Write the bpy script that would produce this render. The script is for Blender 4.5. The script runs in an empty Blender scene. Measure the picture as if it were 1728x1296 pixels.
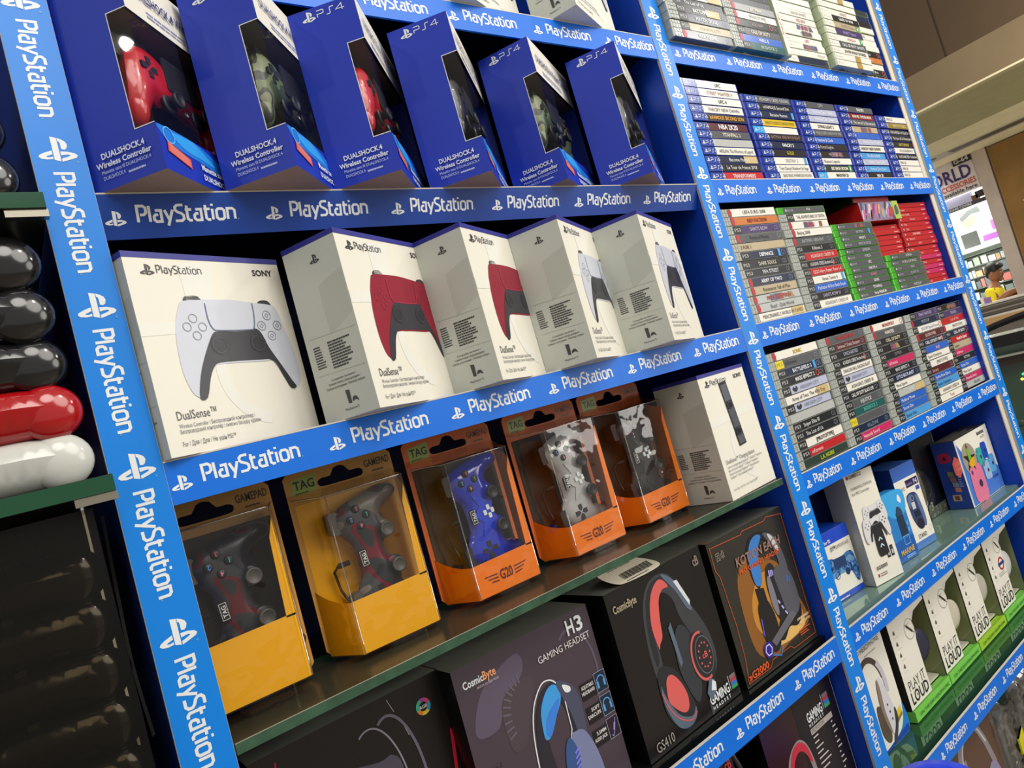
import bpy, bmesh, math, random
from mathutils import Vector, Matrix
from mathutils.geometry import tessellate_polygon, delaunay_2d_cdt
random.seed(7)
COL = bpy.context.scene.collection
R_ = math.radians
V = Vector

# ------------------------------------------------------------------ materials
def lin(c):
    out = []
    for x in c[:3]:
        x /= 255.0
        out.append(x / 12.92 if x <= 0.04045 else ((x + 0.055) / 1.055) ** 2.4)
    return (*out, 1.0)
MATS = {}
def mat(name, col=(200, 200, 200), rough=0.5, metal=0.0, spec=0.5, bump=0.0, bscale=60.0, var=0.04, vscale=9.0, coat=0.0):
    """principled material whose colour wanders a little with object-space noise"""
    if name in MATS: return MATS[name]
    m = bpy.data.materials.new(name); m.use_nodes = True
    nt = m.node_tree; b = nt.nodes['Principled BSDF']
    b.inputs['Roughness'].default_value = rough
    b.inputs['Metallic'].default_value = metal
    b.inputs['Specular IOR Level'].default_value = spec
    b.inputs['Coat Weight'].default_value = coat
    b.inputs['Coat Roughness'].default_value = 0.08
    c = lin(col)
    tc = nt.nodes.new('ShaderNodeTexCoord')
    n = nt.nodes.new('ShaderNodeTexNoise'); n.inputs['Scale'].default_value = vscale; n.inputs['Detail'].default_value = 3
    nt.links.new(tc.outputs['Object'], n.inputs['Vector'])
    r = nt.nodes.new('ShaderNodeValToRGB')
    r.color_ramp.elements[0].position = 0.35; r.color_ramp.elements[1].position = 0.65
    r.color_ramp.elements[0].color = tuple(x * (1 - var) for x in c[:3]) + (1,)
    r.color_ramp.elements[1].color = tuple(min(1, x * (1 + var)) for x in c[:3]) + (1,)
    nt.links.new(n.outputs['Fac'], r.inputs['Fac']); nt.links.new(r.outputs['Color'], b.inputs['Base Color'])
    if bump:
        n2 = nt.nodes.new('ShaderNodeTexNoise'); n2.inputs['Scale'].default_value = bscale; n2.inputs['Detail'].default_value = 4
        nt.links.new(tc.outputs['Object'], n2.inputs['Vector'])
        bp = nt.nodes.new('ShaderNodeBump'); bp.inputs['Strength'].default_value = bump; bp.inputs['Distance'].default_value = 0.002
        nt.links.new(n2.outputs['Fac'], bp.inputs['Height']); nt.links.new(bp.outputs['Normal'], b.inputs['Normal'])
    MATS[name] = m
    return m
def film(name, tint=(235, 238, 240), fac=0.10, rough=0.06, bump=0.0, bscale=30.0, edge=0.45):
    """thin clear plastic: sees through, mirrors the lamps"""
    if name in MATS: return MATS[name]
    m = bpy.data.materials.new(name); m.use_nodes = True
    nt = m.node_tree; nt.nodes.clear()
    o = nt.nodes.new('ShaderNodeOutputMaterial'); mx = nt.nodes.new('ShaderNodeMixShader')
    t = nt.nodes.new('ShaderNodeBsdfTransparent'); t.inputs['Color'].default_value = lin(tint)
    g = nt.nodes.new('ShaderNodeBsdfGlossy'); g.inputs['Roughness'].default_value = rough
    lw = nt.nodes.new('ShaderNodeLayerWeight'); lw.inputs['Blend'].default_value = 0.35
    mr = nt.nodes.new('ShaderNodeMapRange'); mr.inputs['To Min'].default_value = fac; mr.inputs['To Max'].default_value = edge
    nt.links.new(lw.outputs['Facing'], mr.inputs['Value']); nt.links.new(mr.outputs['Result'], mx.inputs['Fac'])
    nt.links.new(t.outputs[0], mx.inputs[1]); nt.links.new(g.outputs[0], mx.inputs[2]); nt.links.new(mx.outputs[0], o.inputs['Surface'])
    if bump:
        tc = nt.nodes.new('ShaderNodeTexCoord')
        n2 = nt.nodes.new('ShaderNodeTexNoise'); n2.inputs['Scale'].default_value = bscale; n2.inputs['Detail'].default_value = 2
        nt.links.new(tc.outputs['Object'], n2.inputs['Vector'])
        bp = nt.nodes.new('ShaderNodeBump'); bp.inputs['Strength'].default_value = bump; bp.inputs['Distance'].default_value = 0.01
        nt.links.new(n2.outputs['Fac'], bp.inputs['Height'])
        nt.links.new(bp.outputs['Normal'], g.inputs['Normal']); nt.links.new(bp.outputs['Normal'], lw.inputs['Normal'])
    MATS[name] = m
    return m
def patches(name, cols, scale=30.0, rough=0.35, stops=None):
    """camouflage: hard-edged noise patches"""
    if name in MATS: return MATS[name]
    m = bpy.data.materials.new(name); m.use_nodes = True
    nt = m.node_tree; b = nt.nodes['Principled BSDF']; b.inputs['Roughness'].default_value = rough
    tc = nt.nodes.new('ShaderNodeTexCoord')
    n = nt.nodes.new('ShaderNodeTexNoise'); n.inputs['Scale'].default_value = scale; n.inputs['Detail'].default_value = 1.0
    r = nt.nodes.new('ShaderNodeValToRGB'); r.color_ramp.interpolation = 'CONSTANT'
    stops = stops or [0.0, 0.43, 0.5, 0.57]
    e = r.color_ramp.elements
    e[0].position = 0; e[0].color = lin(cols[0]); e[1].position = stops[1]; e[1].color = lin(cols[1])
    for p, c in zip(stops[2:], cols[2:]):
        x = e.new(p); x.color = lin(c)
    nt.links.new(tc.outputs['Object'], n.inputs['Vector']); nt.links.new(n.outputs['Fac'], r.inputs['Fac'])
    nt.links.new(r.outputs['Color'], b.inputs['Base Color'])
    MATS[name] = m
    return m
def glow(name, col, s):
    if name in MATS: return MATS[name]
    m = bpy.data.materials.new(name); m.use_nodes = True
    nt = m.node_tree; nt.nodes.clear(); o = nt.nodes.new('ShaderNodeOutputMaterial')
    e = nt.nodes.new('ShaderNodeEmission'); e.inputs['Color'].default_value = lin(col); e.inputs['Strength'].default_value = s
    nt.links.new(e.outputs[0], o.inputs['Surface']); MATS[name] = m
    return m
INK = {}
def ink(col, rough=0.35):
    """printed ink of any colour (tuple or #hex)"""
    if isinstance(col, str):
        h = col.lstrip('#')
        if len(h) == 3: h = ''.join(c * 2 for c in h)
        col = tuple(int(h[i:i + 2], 16) for i in (0, 2, 4))
    col = tuple(int(c) for c in col); k = (col, rough)
    if k not in INK: INK[k] = mat('ink_%02x%02x%02x_%d' % (*col, int(rough * 100)), col, rough, var=0.03)
    return INK[k]

# ------------------------------------------------------------------ mesh builder
class MB:
    def __init__(s): s.v = []; s.f = []; s.m = []; s.mats = []; s.sm = []
    def mi(s, m):
        if not isinstance(m, bpy.types.Material): m = ink(m)
        if m not in s.mats: s.mats.append(m)
        return s.mats.index(m)
    def add(s, vs, fs, m, smooth=False):
        o = len(s.v); i = s.mi(m)
        s.v += [tuple(p) for p in vs]
        for f in fs:
            s.f.append(tuple(o + k for k in f)); s.m.append(i); s.sm.append(smooth)
        return s
    def box(s, a, b, m, mx=None):
        x0, y0, z0 = a; x1, y1, z1 = b
        vs = [V(p) for p in ((x0,y0,z0),(x1,y0,z0),(x1,y1,z0),(x0,y1,z0),(x0,y0,z1),(x1,y0,z1),(x1,y1,z1),(x0,y1,z1))]
        if mx: vs = [mx @ p for p in vs]
        s.add(vs, [(0,3,2,1),(4,5,6,7),(0,1,5,4),(1,2,6,5),(2,3,7,6),(3,0,4,7)], m); return s
    def rbox(s, a, b, m, r=0.002, n=3, axis=2, mx=None):
        """box whose four edges along axis are rounded"""
        ax = [0, 1, 2]; ax.remove(axis); i, j = ax
        pts = []
        for cx, cy, a0 in ((b[i]-r, b[j]-r, 0), (a[i]+r, b[j]-r, 90), (a[i]+r, a[j]+r, 180), (b[i]-r, a[j]+r, 270)):
            for k in range(n + 1):
                t = R_(a0 + 90 * k / n); pts.append((cx + r * math.cos(t), cy + r * math.sin(t)))
        N = len(pts); vs = []
        for z in (a[axis], b[axis]):
            for p in pts:
                q = [0, 0, 0]; q[i] = p[0]; q[j] = p[1]; q[axis] = z; vs.append(V(q))
        if mx: vs = [mx @ p for p in vs]
        fs = [tuple(range(N))[::-1], tuple(range(N, 2*N))] + [(k, (k+1) % N, N + (k+1) % N, N + k) for k in range(N)]
        if axis == 1: fs = [f[::-1] for f in fs]
        s.add(vs, fs, m); return s
    def quad(s, a, b, c, d, m): s.add([a, b, c, d], [(0,1,2,3)], m); return s
    def prism(s, pts, z0, z1, m, mx=None, cap=True, smooth=False):
        N = len(pts); vs = [V((p[0], p[1], z0)) for p in pts] + [V((p[0], p[1], z1)) for p in pts]
        if mx: vs = [mx @ p for p in vs]
        s.add(vs, [(k, (k+1) % N, N + (k+1) % N, N + k) for k in range(N)], m, smooth)
        if cap:
            tr = tessellate_polygon([[V((p[0], p[1], 0)) for p in pts]])
            o = vs[:N]; s.add(o, [tuple(t) for t in tr], m); s.add(vs[N:], [tuple(t)[::-1] for t in tr], m)
        return s
    def lathe(s, prof, m, mx=None, n=20, smooth=True):
        """profile (r,z) about local z"""
        vs = []; fs = []
        for r, z in prof:
            for k in range(n):
                a = 2*math.pi*k/n; vs.append(V((r*math.cos(a), r*math.sin(a), z)))
        if mx: vs = [mx @ p for p in vs]
        for i in range(len(prof)-1):
            for k in range(n):
                fs.append((i*n+k, i*n+(k+1) % n, (i+1)*n+(k+1) % n, (i+1)*n+k))
        fs.append(tuple(range(n))[::-1]); fs.append(tuple(range((len(prof)-1)*n, len(prof)*n)))
        s.add(vs, fs, m, smooth); return s
    def tube(s, pts, r, m, n=8, closed=False):
        pts = [V(p) for p in pts]; vs = []; fs = []; N = len(pts)
        for i, p in enumerate(pts):
            d = (pts[(i+1) % N] - pts[i-1]) if closed else (pts[min(i+1, N-1)] - pts[max(i-1, 0)])
            d.normalize(); a = d.cross(V((0, 0, 1)))
            if a.length < .1: a = d.cross(V((1, 0, 0)))
            a.normalize(); b = d.cross(a); rr = r[i] if isinstance(r, (list, tuple)) else r
            for k in range(n):
                t = 2*math.pi*k/n; vs.append(p + a*math.cos(t)*rr + b*math.sin(t)*rr)
        for i in range(N if closed else N-1):
            j = (i+1) % N
            for k in range(n): fs.append((i*n+k, i*n+(k+1) % n, j*n+(k+1) % n, j*n+k))
        if not closed: fs.append(tuple(range(n))); fs.append(tuple(range((N-1)*n, N*n))[::-1])
        s.add(vs, fs, m, True); return s
    def ell(s, c, r, m, mx=None, n=16, k=10):
        prof = [(math.sin(math.pi*i/k), -math.cos(math.pi*i/k)) for i in range(k+1)]
        prof[0] = (0.01, -1); prof[-1] = (0.01, 1)
        M = Matrix.Translation(c) @ Matrix.Diagonal((*r, 1))
        if mx: M = mx @ M
        return s.lathe(prof, m, M, n)
    def build(s, name, parent=None, loc=None, rot=None):
        me = bpy.data.meshes.new(name); me.from_pydata(s.v, [], s.f)
        for m in s.mats: me.materials.append(m)
        me.polygons.foreach_set('material_index', s.m); me.polygons.foreach_set('use_smooth', s.sm); me.update()
        o = bpy.data.objects.new(name, me); COL.objects.link(o)
        if parent: o.parent = parent
        if loc: o.location = loc
        if rot: o.rotation_euler = rot
        return o
def tag(o, label=None, cat=None, group=None, kind=None):
    if label: o['label'] = label
    if cat: o['category'] = cat
    if group: o['group'] = group
    if kind: o['kind'] = kind
    return o
def thing(name, label, cat, loc=(0, 0, 0), rz=0.0, group=None):
    o = bpy.data.objects.new(name, None); o.empty_display_size = 0.02; COL.objects.link(o)
    o.location = loc; o.rotation_euler = (0, 0, rz)
    return tag(o, label, cat, group)

# ------------------------------------------------------------------ 2D printing on faces
TXT = {}
def text_geo(s, bold=False):
    k = (s, bold)
    if k in TXT: return TXT[k]
    cu = bpy.data.curves.new('t', 'FONT'); cu.body = s; cu.resolution_u = 2; cu.fill_mode = 'FRONT'
    if bold: cu.offset = 0.022
    o = bpy.data.objects.new('t', cu); COL.objects.link(o)
    me = bpy.data.meshes.new_from_object(o)
    vs = [(p.co.x, p.co.y) for p in me.vertices]; fs = [tuple(p.vertices) for p in me.polygons]
    bpy.data.objects.remove(o); bpy.data.curves.remove(cu); bpy.data.meshes.remove(me)
    if not vs: vs = [(0, 0), (1, 0), (1, 1)]; fs = []
    xs = [p[0] for p in vs]
    TXT[k] = (vs, fs, min(xs), max(xs)); return TXT[k]
def spline(pts, n=5, closed=True):
    out = []; N = len(pts)
    rng = range(N) if closed else range(N-1)
    for i in rng:
        p0, p1, p2, p3 = (pts[(i-1) % N], pts[i], pts[(i+1) % N], pts[(i+2) % N]) if closed else (pts[max(i-1, 0)], pts[i], pts[i+1], pts[min(i+2, N-1)])
        for k in range(n):
            t = k/n
            out.append(tuple(0.5*((2*b)+(c-a)*t+(2*a-5*b+4*c-d)*t*t+(-a+3*b-3*c+d)*t**3) for a, b, c, d in zip(p0, p1, p2, p3)))
    if not closed: out.append(pts[-1])
    return out
GLY = {'P': ([[(0,0),(0,1),(.36,1),(.5,.88),(.5,.58),(.36,.45),(.14,.45)]], .70), 'l': ([[(0,0),(0,1)]], .25),
 'a': ([[(.1,.7),(.44,.7),(.44,0),(.12,0),(0,.12),(0,.32),(.1,.43),(.26,.43)]], .66), 'y': ([[(0,.72),(.25,.06)],[(.5,.72),(.13,-.28)]], .64),
 'S': ([[(.52,1),(.16,1),(.02,.88),(.02,.70),(.12,.58),(.38,.46),(.5,.34),(.5,.12),(.36,0),(-.04,0)]], .66),
 't': ([[(.08,.96),(.08,.12),(.2,0),(.36,0)],[(-.04,.7),(.36,.7)]], .52), 'i': ([[(0,0),(0,.7)],[(0,.9),(0,1.03)]], .26),
 'o': ([[(.12,.7),(.38,.7),(.5,.58),(.5,.12),(.38,0),(.12,0),(0,.12),(0,.58),(.12,.7)]], .72), 'n': ([[(0,0),(0,.7),(.34,.7),(.48,.58),(.48,0)]], .62)}
class Cv:
    """a flat printed face: origin O, right U, up W"""
    def __init__(s, mb, O, U, W, e=0.00022):
        s.mb = mb; s.O = V(O); s.U = V(U); s.W = V(W); s.N = s.U.cross(s.W).normalized(); s.e = e; s.d = 0; s.k = 0
    def p(s, u, v, lay=1): return s.O + s.U*u + s.W*v + s.N*((lay+s.d)*s.e + s.k*1.1e-5)
    def nx(s): s.k = (s.k+1) % 16
    def sub(s, u, v, ang=0, sc=1.0, d=0, sh=0.0):
        c, n = math.cos(R_(ang)), math.sin(R_(ang))
        q = Cv(s.mb, s.O + s.U*u + s.W*v, (s.U*c + s.W*n)*sc, (s.W*c - s.U*n + s.U*sh)*sc, s.e); q.N = s.N; q.d = s.d + d; return q
    def poly(s, pts, m, lay=1):
        s.nx(); s.mb.add([s.p(a, b, lay) for a, b in pts], [tuple(range(len(pts)))], m)
        return s
    def cpoly(s, pts, m, lay=1, holes=()):
        loops = [[V((a, b, 0)) for a, b in pts]] + [[V((a, b, 0)) for a, b in h] for h in holes]
        flat = [q for l in loops for q in l]; s.nx()
        s.mb.add([s.p(q.x, q.y, lay) for q in flat], [tuple(t) for t in tessellate_polygon(loops)], m); return s
    def spl(s, pts, m, lay=1, n=5): return s.cpoly(spline(pts, n), m, lay)
    def rect(s, a, b, c, d, m, lay=1): return s.poly([(a, b), (c, b), (c, d), (a, d)], m, lay)
    def ell(s, u, v, r, m, lay=1, r2=None, n=20, a0=0, a1=360):
        r2 = r2 or r; full = a1-a0 >= 360
        pts = [(u+r*math.cos(R_(a0+(a1-a0)*k/n)), v+r2*math.sin(R_(a0+(a1-a0)*k/n))) for k in range(n if full else n+1)]
        return s.poly(pts, m, lay)
    def line(s, pts, w, m, lay=1, closed=False):
        q = []
        for a, b in pts:
            p = V((a, b))
            if not q or (p-q[-1]).length > 1e-7: q.append(p)
        if (q[0]-q[-1]).length < 1e-7 and len(q) > 2: q.pop(); closed = True
        N = len(q); h = w/2; L = []; Rr = []
        for i in range(N):
            d1 = (q[i]-q[i-1]) if (i or closed) else (q[1]-q[0]); d2 = (q[(i+1) % N]-q[i]) if (i < N-1 or closed) else (q[i]-q[i-1])
            d1 = d1.normalized(); d2 = d2.normalized(); n = V((-d1.y-d2.y, d1.x+d2.x))
            n = n.normalized() if n.length > 1e-6 else V((-d1.y, d1.x)); c = max(.45, n.dot(V((-d2.y, d2.x))))
            L.append(q[i]+n*h/c); Rr.append(q[i]-n*h/c)
        s.nx(); vs = [s.p(p.x, p.y, lay) for p in L+Rr]
        s.mb.add(vs, [(i, N+i, N+(i+1) % N, (i+1) % N) for i in range(N if closed else N-1)], m)
        return s
    def ring(s, u, v, r, w, m, lay=1, r2=None, n=24, a0=0, a1=360):
        r2 = r2 or r
        return s.line([(u+r*math.cos(R_(a0+(a1-a0)*k/n)), v+r2*math.sin(R_(a0+(a1-a0)*k/n))) for k in range(n+1)], w, m, lay)
    def text(s, t, u, v, h, m, w=None, al='l', lay=7, bold=False, maxw=None, sh=0.0):
        """cap height h, optional total width w"""
        vs, fs, x0, x1 = text_geo(t, bold); k = h/0.69; kx = k; W = (x1-x0)*k
        if w: kx = w/(x1-x0); W = w
        elif maxw and W > maxw: kx = maxw/(x1-x0); W = maxw
        off = {'l': 0, 'c': -W/2, 'r': -W}[al]; s.nx()
        s.mb.add([s.p(u+off+(a-x0)*kx+b*k*sh, v+b*k, lay) for a, b in vs], fs, m); return s
    def logo(s, u, v, w, m, lay=1):
        for P in ([(.385,.775),(.545,.735),(.545,0),(.385,.05)],
                  [(.56,.735),(.66,.69),(.75,.62),(.785,.52),(.745,.41),(.69,.37),(.61,.39),(.61,.56),(.595,.62),(.56,.63)],
                  [(.36,.34),(.15,.265),(.03,.2),(0,.14),(.06,.08),(.2,.055),(.36,.075),(.36,.145),(.26,.125),(.19,.14),(.21,.165),(.36,.22)],
                  [(.57,.315),(.75,.31),(.93,.26),(1,.19),(.95,.12),(.75,.05),(.57,-.01),(.57,.09),(.74,.15),(.81,.19),(.78,.215),(.70,.215),(.57,.19)]):
            s.cpoly([(u+(a-.5)*w, v+(b-.39)*w) for a, b in P], m, lay)
        return s
    def word(s, u, v, w, m, lay=1, sw=.15):
        tot = sum(GLY[c][1] for c in 'PlayStation') - .14; k = w/tot; x = 0
        for c in 'PlayStation':
            for st in GLY[c][0]: s.line([(u+(x+a)*k, v+b*k) for a, b in st], sw*k, m, lay)
            x += GLY[c][1]
        return s
    def greek(s, u, v, w, h, rows, m, lay=1, seed=0, fill=.5, gaps=True):
        """rows of tiny unreadable small print as dashes"""
        rd = random.Random(seed); lh = h/rows
        for i in range(rows):
            x = u; y = v+h-(i+1)*lh; end = u+w*rd.uniform(.6, 1)
            while x < end:
                ww = min(rd.uniform(.04, .13)*w, end-x)
                s.rect(x, y, x+ww, y+lh*fill, m, lay); x += ww + .014*w
        return s
def ps4mark(cv, u, v, h, m, lay=1):
    """thin outlined PS4 lettering, height h, starts at u"""
    w = h*.13
    cv.line([(u, v), (u, v+h*.45), (u+h*.95, v+h*.45), (u+h*1.05, v+h*.6), (u+h*1.05, v+h*.85), (u+h*.95, v+h), (u, v+h)], w, m, lay)
    x = u+h*1.45
    cv.line([(x, v), (x+h*.5, v), (x+h*.62, v+h*.15), (x+h*.62, v+h*.85), (x+h*.74, v+h), (x+h*1.3, v+h)], w, m, lay)
    x = u+h*3.0
    cv.line([(x+h*1.0, v), (x+h*1.0, v+h), (x, v+h*.3), (x+h*1.35, v+h*.3)], w, m, lay)

# ------------------------------------------------------------------ inflated solids
def inflate(mb, outline, R, Ht, Hb, m, mx=None, step=0.006, bend=None, m2=None):
    """pillow a closed 2D outline into a rounded solid; thickness follows the distance from the rim"""
    N = len(outline); P = [V((a, b)) for a, b in outline]
    def dist(q):
        best = 9
        for i in range(N):
            a, b = P[i], P[(i+1) % N]; d = b-a; L = d.length_squared or 1e-12
            t = max(0, min(1, (q-a).dot(d)/L)); best = min(best, (q-a-d*t).length)
        return best
    def inside(q):
        c = False
        for i in range(N):
            a, b = P[i], P[i-1]
            if (a.y > q.y) != (b.y > q.y) and q.x < (b.x-a.x)*(q.y-a.y)/(b.y-a.y)+a.x: c = not c
        return c
    xs = [p.x for p in P]; ys = [p.y for p in P]; pts = list(P)
    y = min(ys); row = 0
    while y < max(ys):
        x = min(xs) + (step/2 if row % 2 else 0)
        while x < max(xs):
            q = V((x, y))
            if inside(q) and dist(q) > step*.35: pts.append(q)
            x += step
        y += step*.87; row += 1
    vo, eo, fo, *_ = delaunay_2d_cdt(pts, [(i, (i+1) % N) for i in range(N)], [], 1, 1e-6)
    n = len(vo); H = []
    for i, q in enumerate(vo):
        d = dist(q) if i >= N else 0
        t = min(d/R, 1); H.append(math.sqrt(max(0, 1-(1-t)**2)))
    def z(q, s, h): return s*h + (bend(q.x, q.y) if bend else 0)
    top = [V((q.x, q.y, z(q, 1, H[i]*Ht))) for i, q in enumerate(vo)]
    bot = [V((q.x, q.y, z(q, -1, H[i]*Hb))) for i, q in enumerate(vo)]
    if mx: top = [mx @ p for p in top]; bot = [mx @ p for p in bot]
    mb.add(top, [tuple(f) for f in fo], m, True); mb.add(bot, [tuple(f)[::-1] for f in fo], m2 or m, True)
    return mb
def mirror(half): return half + [(-a, b) for a, b in half[::-1] if abs(a) > 1e-6]
FRONT = Matrix.Rotation(R_(90), 4, 'X')   # x right, y up, z toward the viewer (-Y)
# ------------------------------------------------------------------ palette
BLUE = mat('post_blue', (0, 126, 222), 0.38, var=0.02, spec=0.4)
STRIP = mat('strip_blue', (0, 108, 218), 0.4, var=0.02, spec=0.35)
PANEL = mat('panel_blue', (8, 62, 178), 0.42, var=0.05)
PANELD = mat('panel_dark', (8, 12, 40), 0.5)
BOARD = mat('board_dark', (14, 16, 30), 0.35)
EDGE = mat('foam_edge', (176, 172, 168), 0.8)
CREAM = mat('cream_edge', (205, 198, 184), 0.7)
PWHITE = mat('print_white', (228, 232, 234), 0.4)
REG = ink((70, 150, 215))
GLS = mat('glass_shelf', (78, 74, 56), 0.22, spec=0.7, bump=0.05, bscale=200); GLS.node_tree.nodes['Principled BSDF'].inputs['Alpha'].default_value = .5
GLE = mat('glass_edge', (52, 84, 64), 0.18, spec=0.7, var=0.25, vscale=40)
GLM = mat('glass_mirror', (128, 158, 142), 0.05, spec=1.0, metal=.35); GLM2 = mat('glass_mirror_deep', (70, 116, 82), 0.04, spec=1.0, metal=.6)
BLACK = mat('black_plastic', (14, 14, 16), 0.35)
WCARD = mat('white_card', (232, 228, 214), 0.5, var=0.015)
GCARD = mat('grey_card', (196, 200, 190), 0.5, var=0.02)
NAVY = mat('lid_navy', (44, 46, 140), 0.45)
PX = dict(p0=(.0756, .1167), p1=(.975, 1.0164), p2=(1.8926, 1.9333))
LT = {'L0': 1.954, 'L1': 1.698, 'L2': 1.4535, 'L3': 1.2093, 'L4': .951, 'L5': .687}
RT = {'R1': 1.953, 'R2': 1.7055, 'R3': 1.4545, 'R4': 1.2015, 'R5': .948, 'R6': .685, 'R7': .43}

# ------------------------------------------------------------------ shelving unit
unit = thing('shelving_unit', 'tall blue two-bay wall display shelving unit with lettered posts and shelf edges', 'shelving unit', (0, 0, 0))
MB().box((.078, .004, 0), (.100, .31, 2.42), PANEL).build('side_panel', unit)
MB().box((.976, .004, 0), (1.0155, .31, 2.42), PANEL).build('partition_panel', unit)
MB().box((1.874, .006, 0), (1.928, .31, 2.42), PANEL).box((1.872, .004, 0), (1.929, .0062, 2.42), CREAM).build('side_panel', unit)
MB().box((.100, .30, 0), (1.874, .312, 2.42), mat('back_blue', (8, 26, 100), .5)).build('back_panel', unit)
MB().box((.078, .004, 2.42), (1.93, .312, 2.44), PANEL).build('top_panel', unit)
STRIP_SHADED = mat('strip_blue_shaded', (14, 62, 150), 0.4, var=0.02, spec=0.45)  # darker copy of the strip blue, shade put into the colour
def strip(x0, x1, zt, h, lx, pitch, n, tilt=(0, 0), lean=0, name='shelf_edge_strip', STRIP=STRIP):
    mb = MB(); L = x1-x0
    mb.box((0, 0, -h), (L, .003, 0), STRIP); mb.box((0, -.0002, -.0010), (L, .0031, .0004), CREAM)
    c = Cv(mb, (0, 0, -h), (1, 0, 0), (0, 0, 1))
    for i in range(n):
        u = lx + i*pitch - x0
        c.logo(u, h*.46, .0175, PWHITE); c.word(u+.0185, h*.36, .087, PWHITE, sw=.17)
        c.ell(u+.1085, h*.36, .0008, REG, n=8)
    o = mb.build(name, unit, (x0, .0005, zt)); o.rotation_euler[1] = math.atan2(tilt[1]-tilt[0], L) * -1
    o.location.z = zt + tilt[0]; o.rotation_euler[0] = R_(lean)
x0, x1 = PX['p0'][1]+.0002, PX['p1'][0]-.0002
strip(x0, x1, LT['L0'], .039, .1375, .1453, 6)
strip(x0, x1, LT['L1'], .041, .1290, .1445, 6, (0, 0), 19, STRIP=STRIP_SHADED)
strip(x0, x1, LT['L2'], .0385, .1273, .1448, 6)
strip(x0, x1, LT['L4'], .0385, .1290, .1445, 6)
x0, x1 = PX['p1'][1]+.0002, PX['p2'][0]-.004
for k, h, lx in (('R1', .040, 1.0315), ('R2', .041, 1.0315), ('R3', .0395, 1.033), ('R4', .038, 1.0285), ('R5', .0385, 1.032), ('R6', .039, 1.02)):
    strip(x0, x1, RT[k], h, lx, .1485, 6)
def post(xa, xb, zs, n):
    mb = MB(); w = xb-xa
    mb.box((0, 0, 0), (w, .0038, 2.40), EDGE)
    c = Cv(mb, (0, 0, 0), (1, 0, 0), (0, 0, 1))
    c.rect(.0004, 0, w-.0003, 2.40, BLUE, 1)
    for i in range(n):
        z = zs - i*.1415
        c.logo(w*.5, z, .0295, PWHITE, 2)
        s = c.sub(w*.5, z-.0225, -90, d=1); s.word(0, -.0070, .0885, PWHITE, sw=.17)
        c.ell(w*.5+.0135, z-.012, .0011, REG, 2, n=10); c.ell(w*.5-.005, z-.1135, .0010, REG, 2, n=10)
    mb.build('post_cover', unit, (xa, 0, 0))
post(*PX['p0'], 1.7385+.1415*3, 15); post(*PX['p1'], 1.7165+.1415*3, 15); post(*PX['p2'], 1.728+.1415*3, 15)
def board(x0, x1, zt, m, th=.018, y0=.019, y1=.299, name='shelf_board'):
    MB().box((x0, y0, zt-th), (x1, y1, zt-.0006), m).build(name, unit)
for k, z in LT.items():
    if k != 'L3': board(.1005, .9755, z, BOARD if k != 'L4' else mat('gloss_black', (16, 18, 14), .08, spec=.8))
for k, z in RT.items(): board(1.016, 1.8735, z, BOARD if k not in ('R5', 'R6') else GLM if k == 'R5' else GLM2)
gl = MB(); gl.box((.1175, .0005, LT['L3']-.0100), (.962, .16, LT['L3']-.0002), GLS)
gl.box((.1178, .0000, LT['L3']-.0098), (.9615, .0006, LT['L3']-.0004), GLE)
gl.box((.1178, -.0003, LT['L3']-.0006), (.9615, .0006, LT['L3']), mat('glass_chip', (150, 152, 136), .3))
gl.box((.1178, .160, LT['L3']-.0098), (.972, .163, LT['L3']), mat('glass_green', (30, 120, 84), .1))
gl.box((.1178, .170, LT['L3']-.0102), (.972, .298, LT['L3']-.0004), mat('glass_rear', (10, 16, 14), .1))
gl.build('glass_shelf', unit)
for x, y in ((.105, .05), (.9655, .04)):
    MB().rbox((x-.006, y, LT['L3']-.018), (x+.009, y+.018, LT['L3']-.0103), mat('nickel', (170, 165, 150), .25, 1.0)).build('shelf_bracket', unit)

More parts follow.
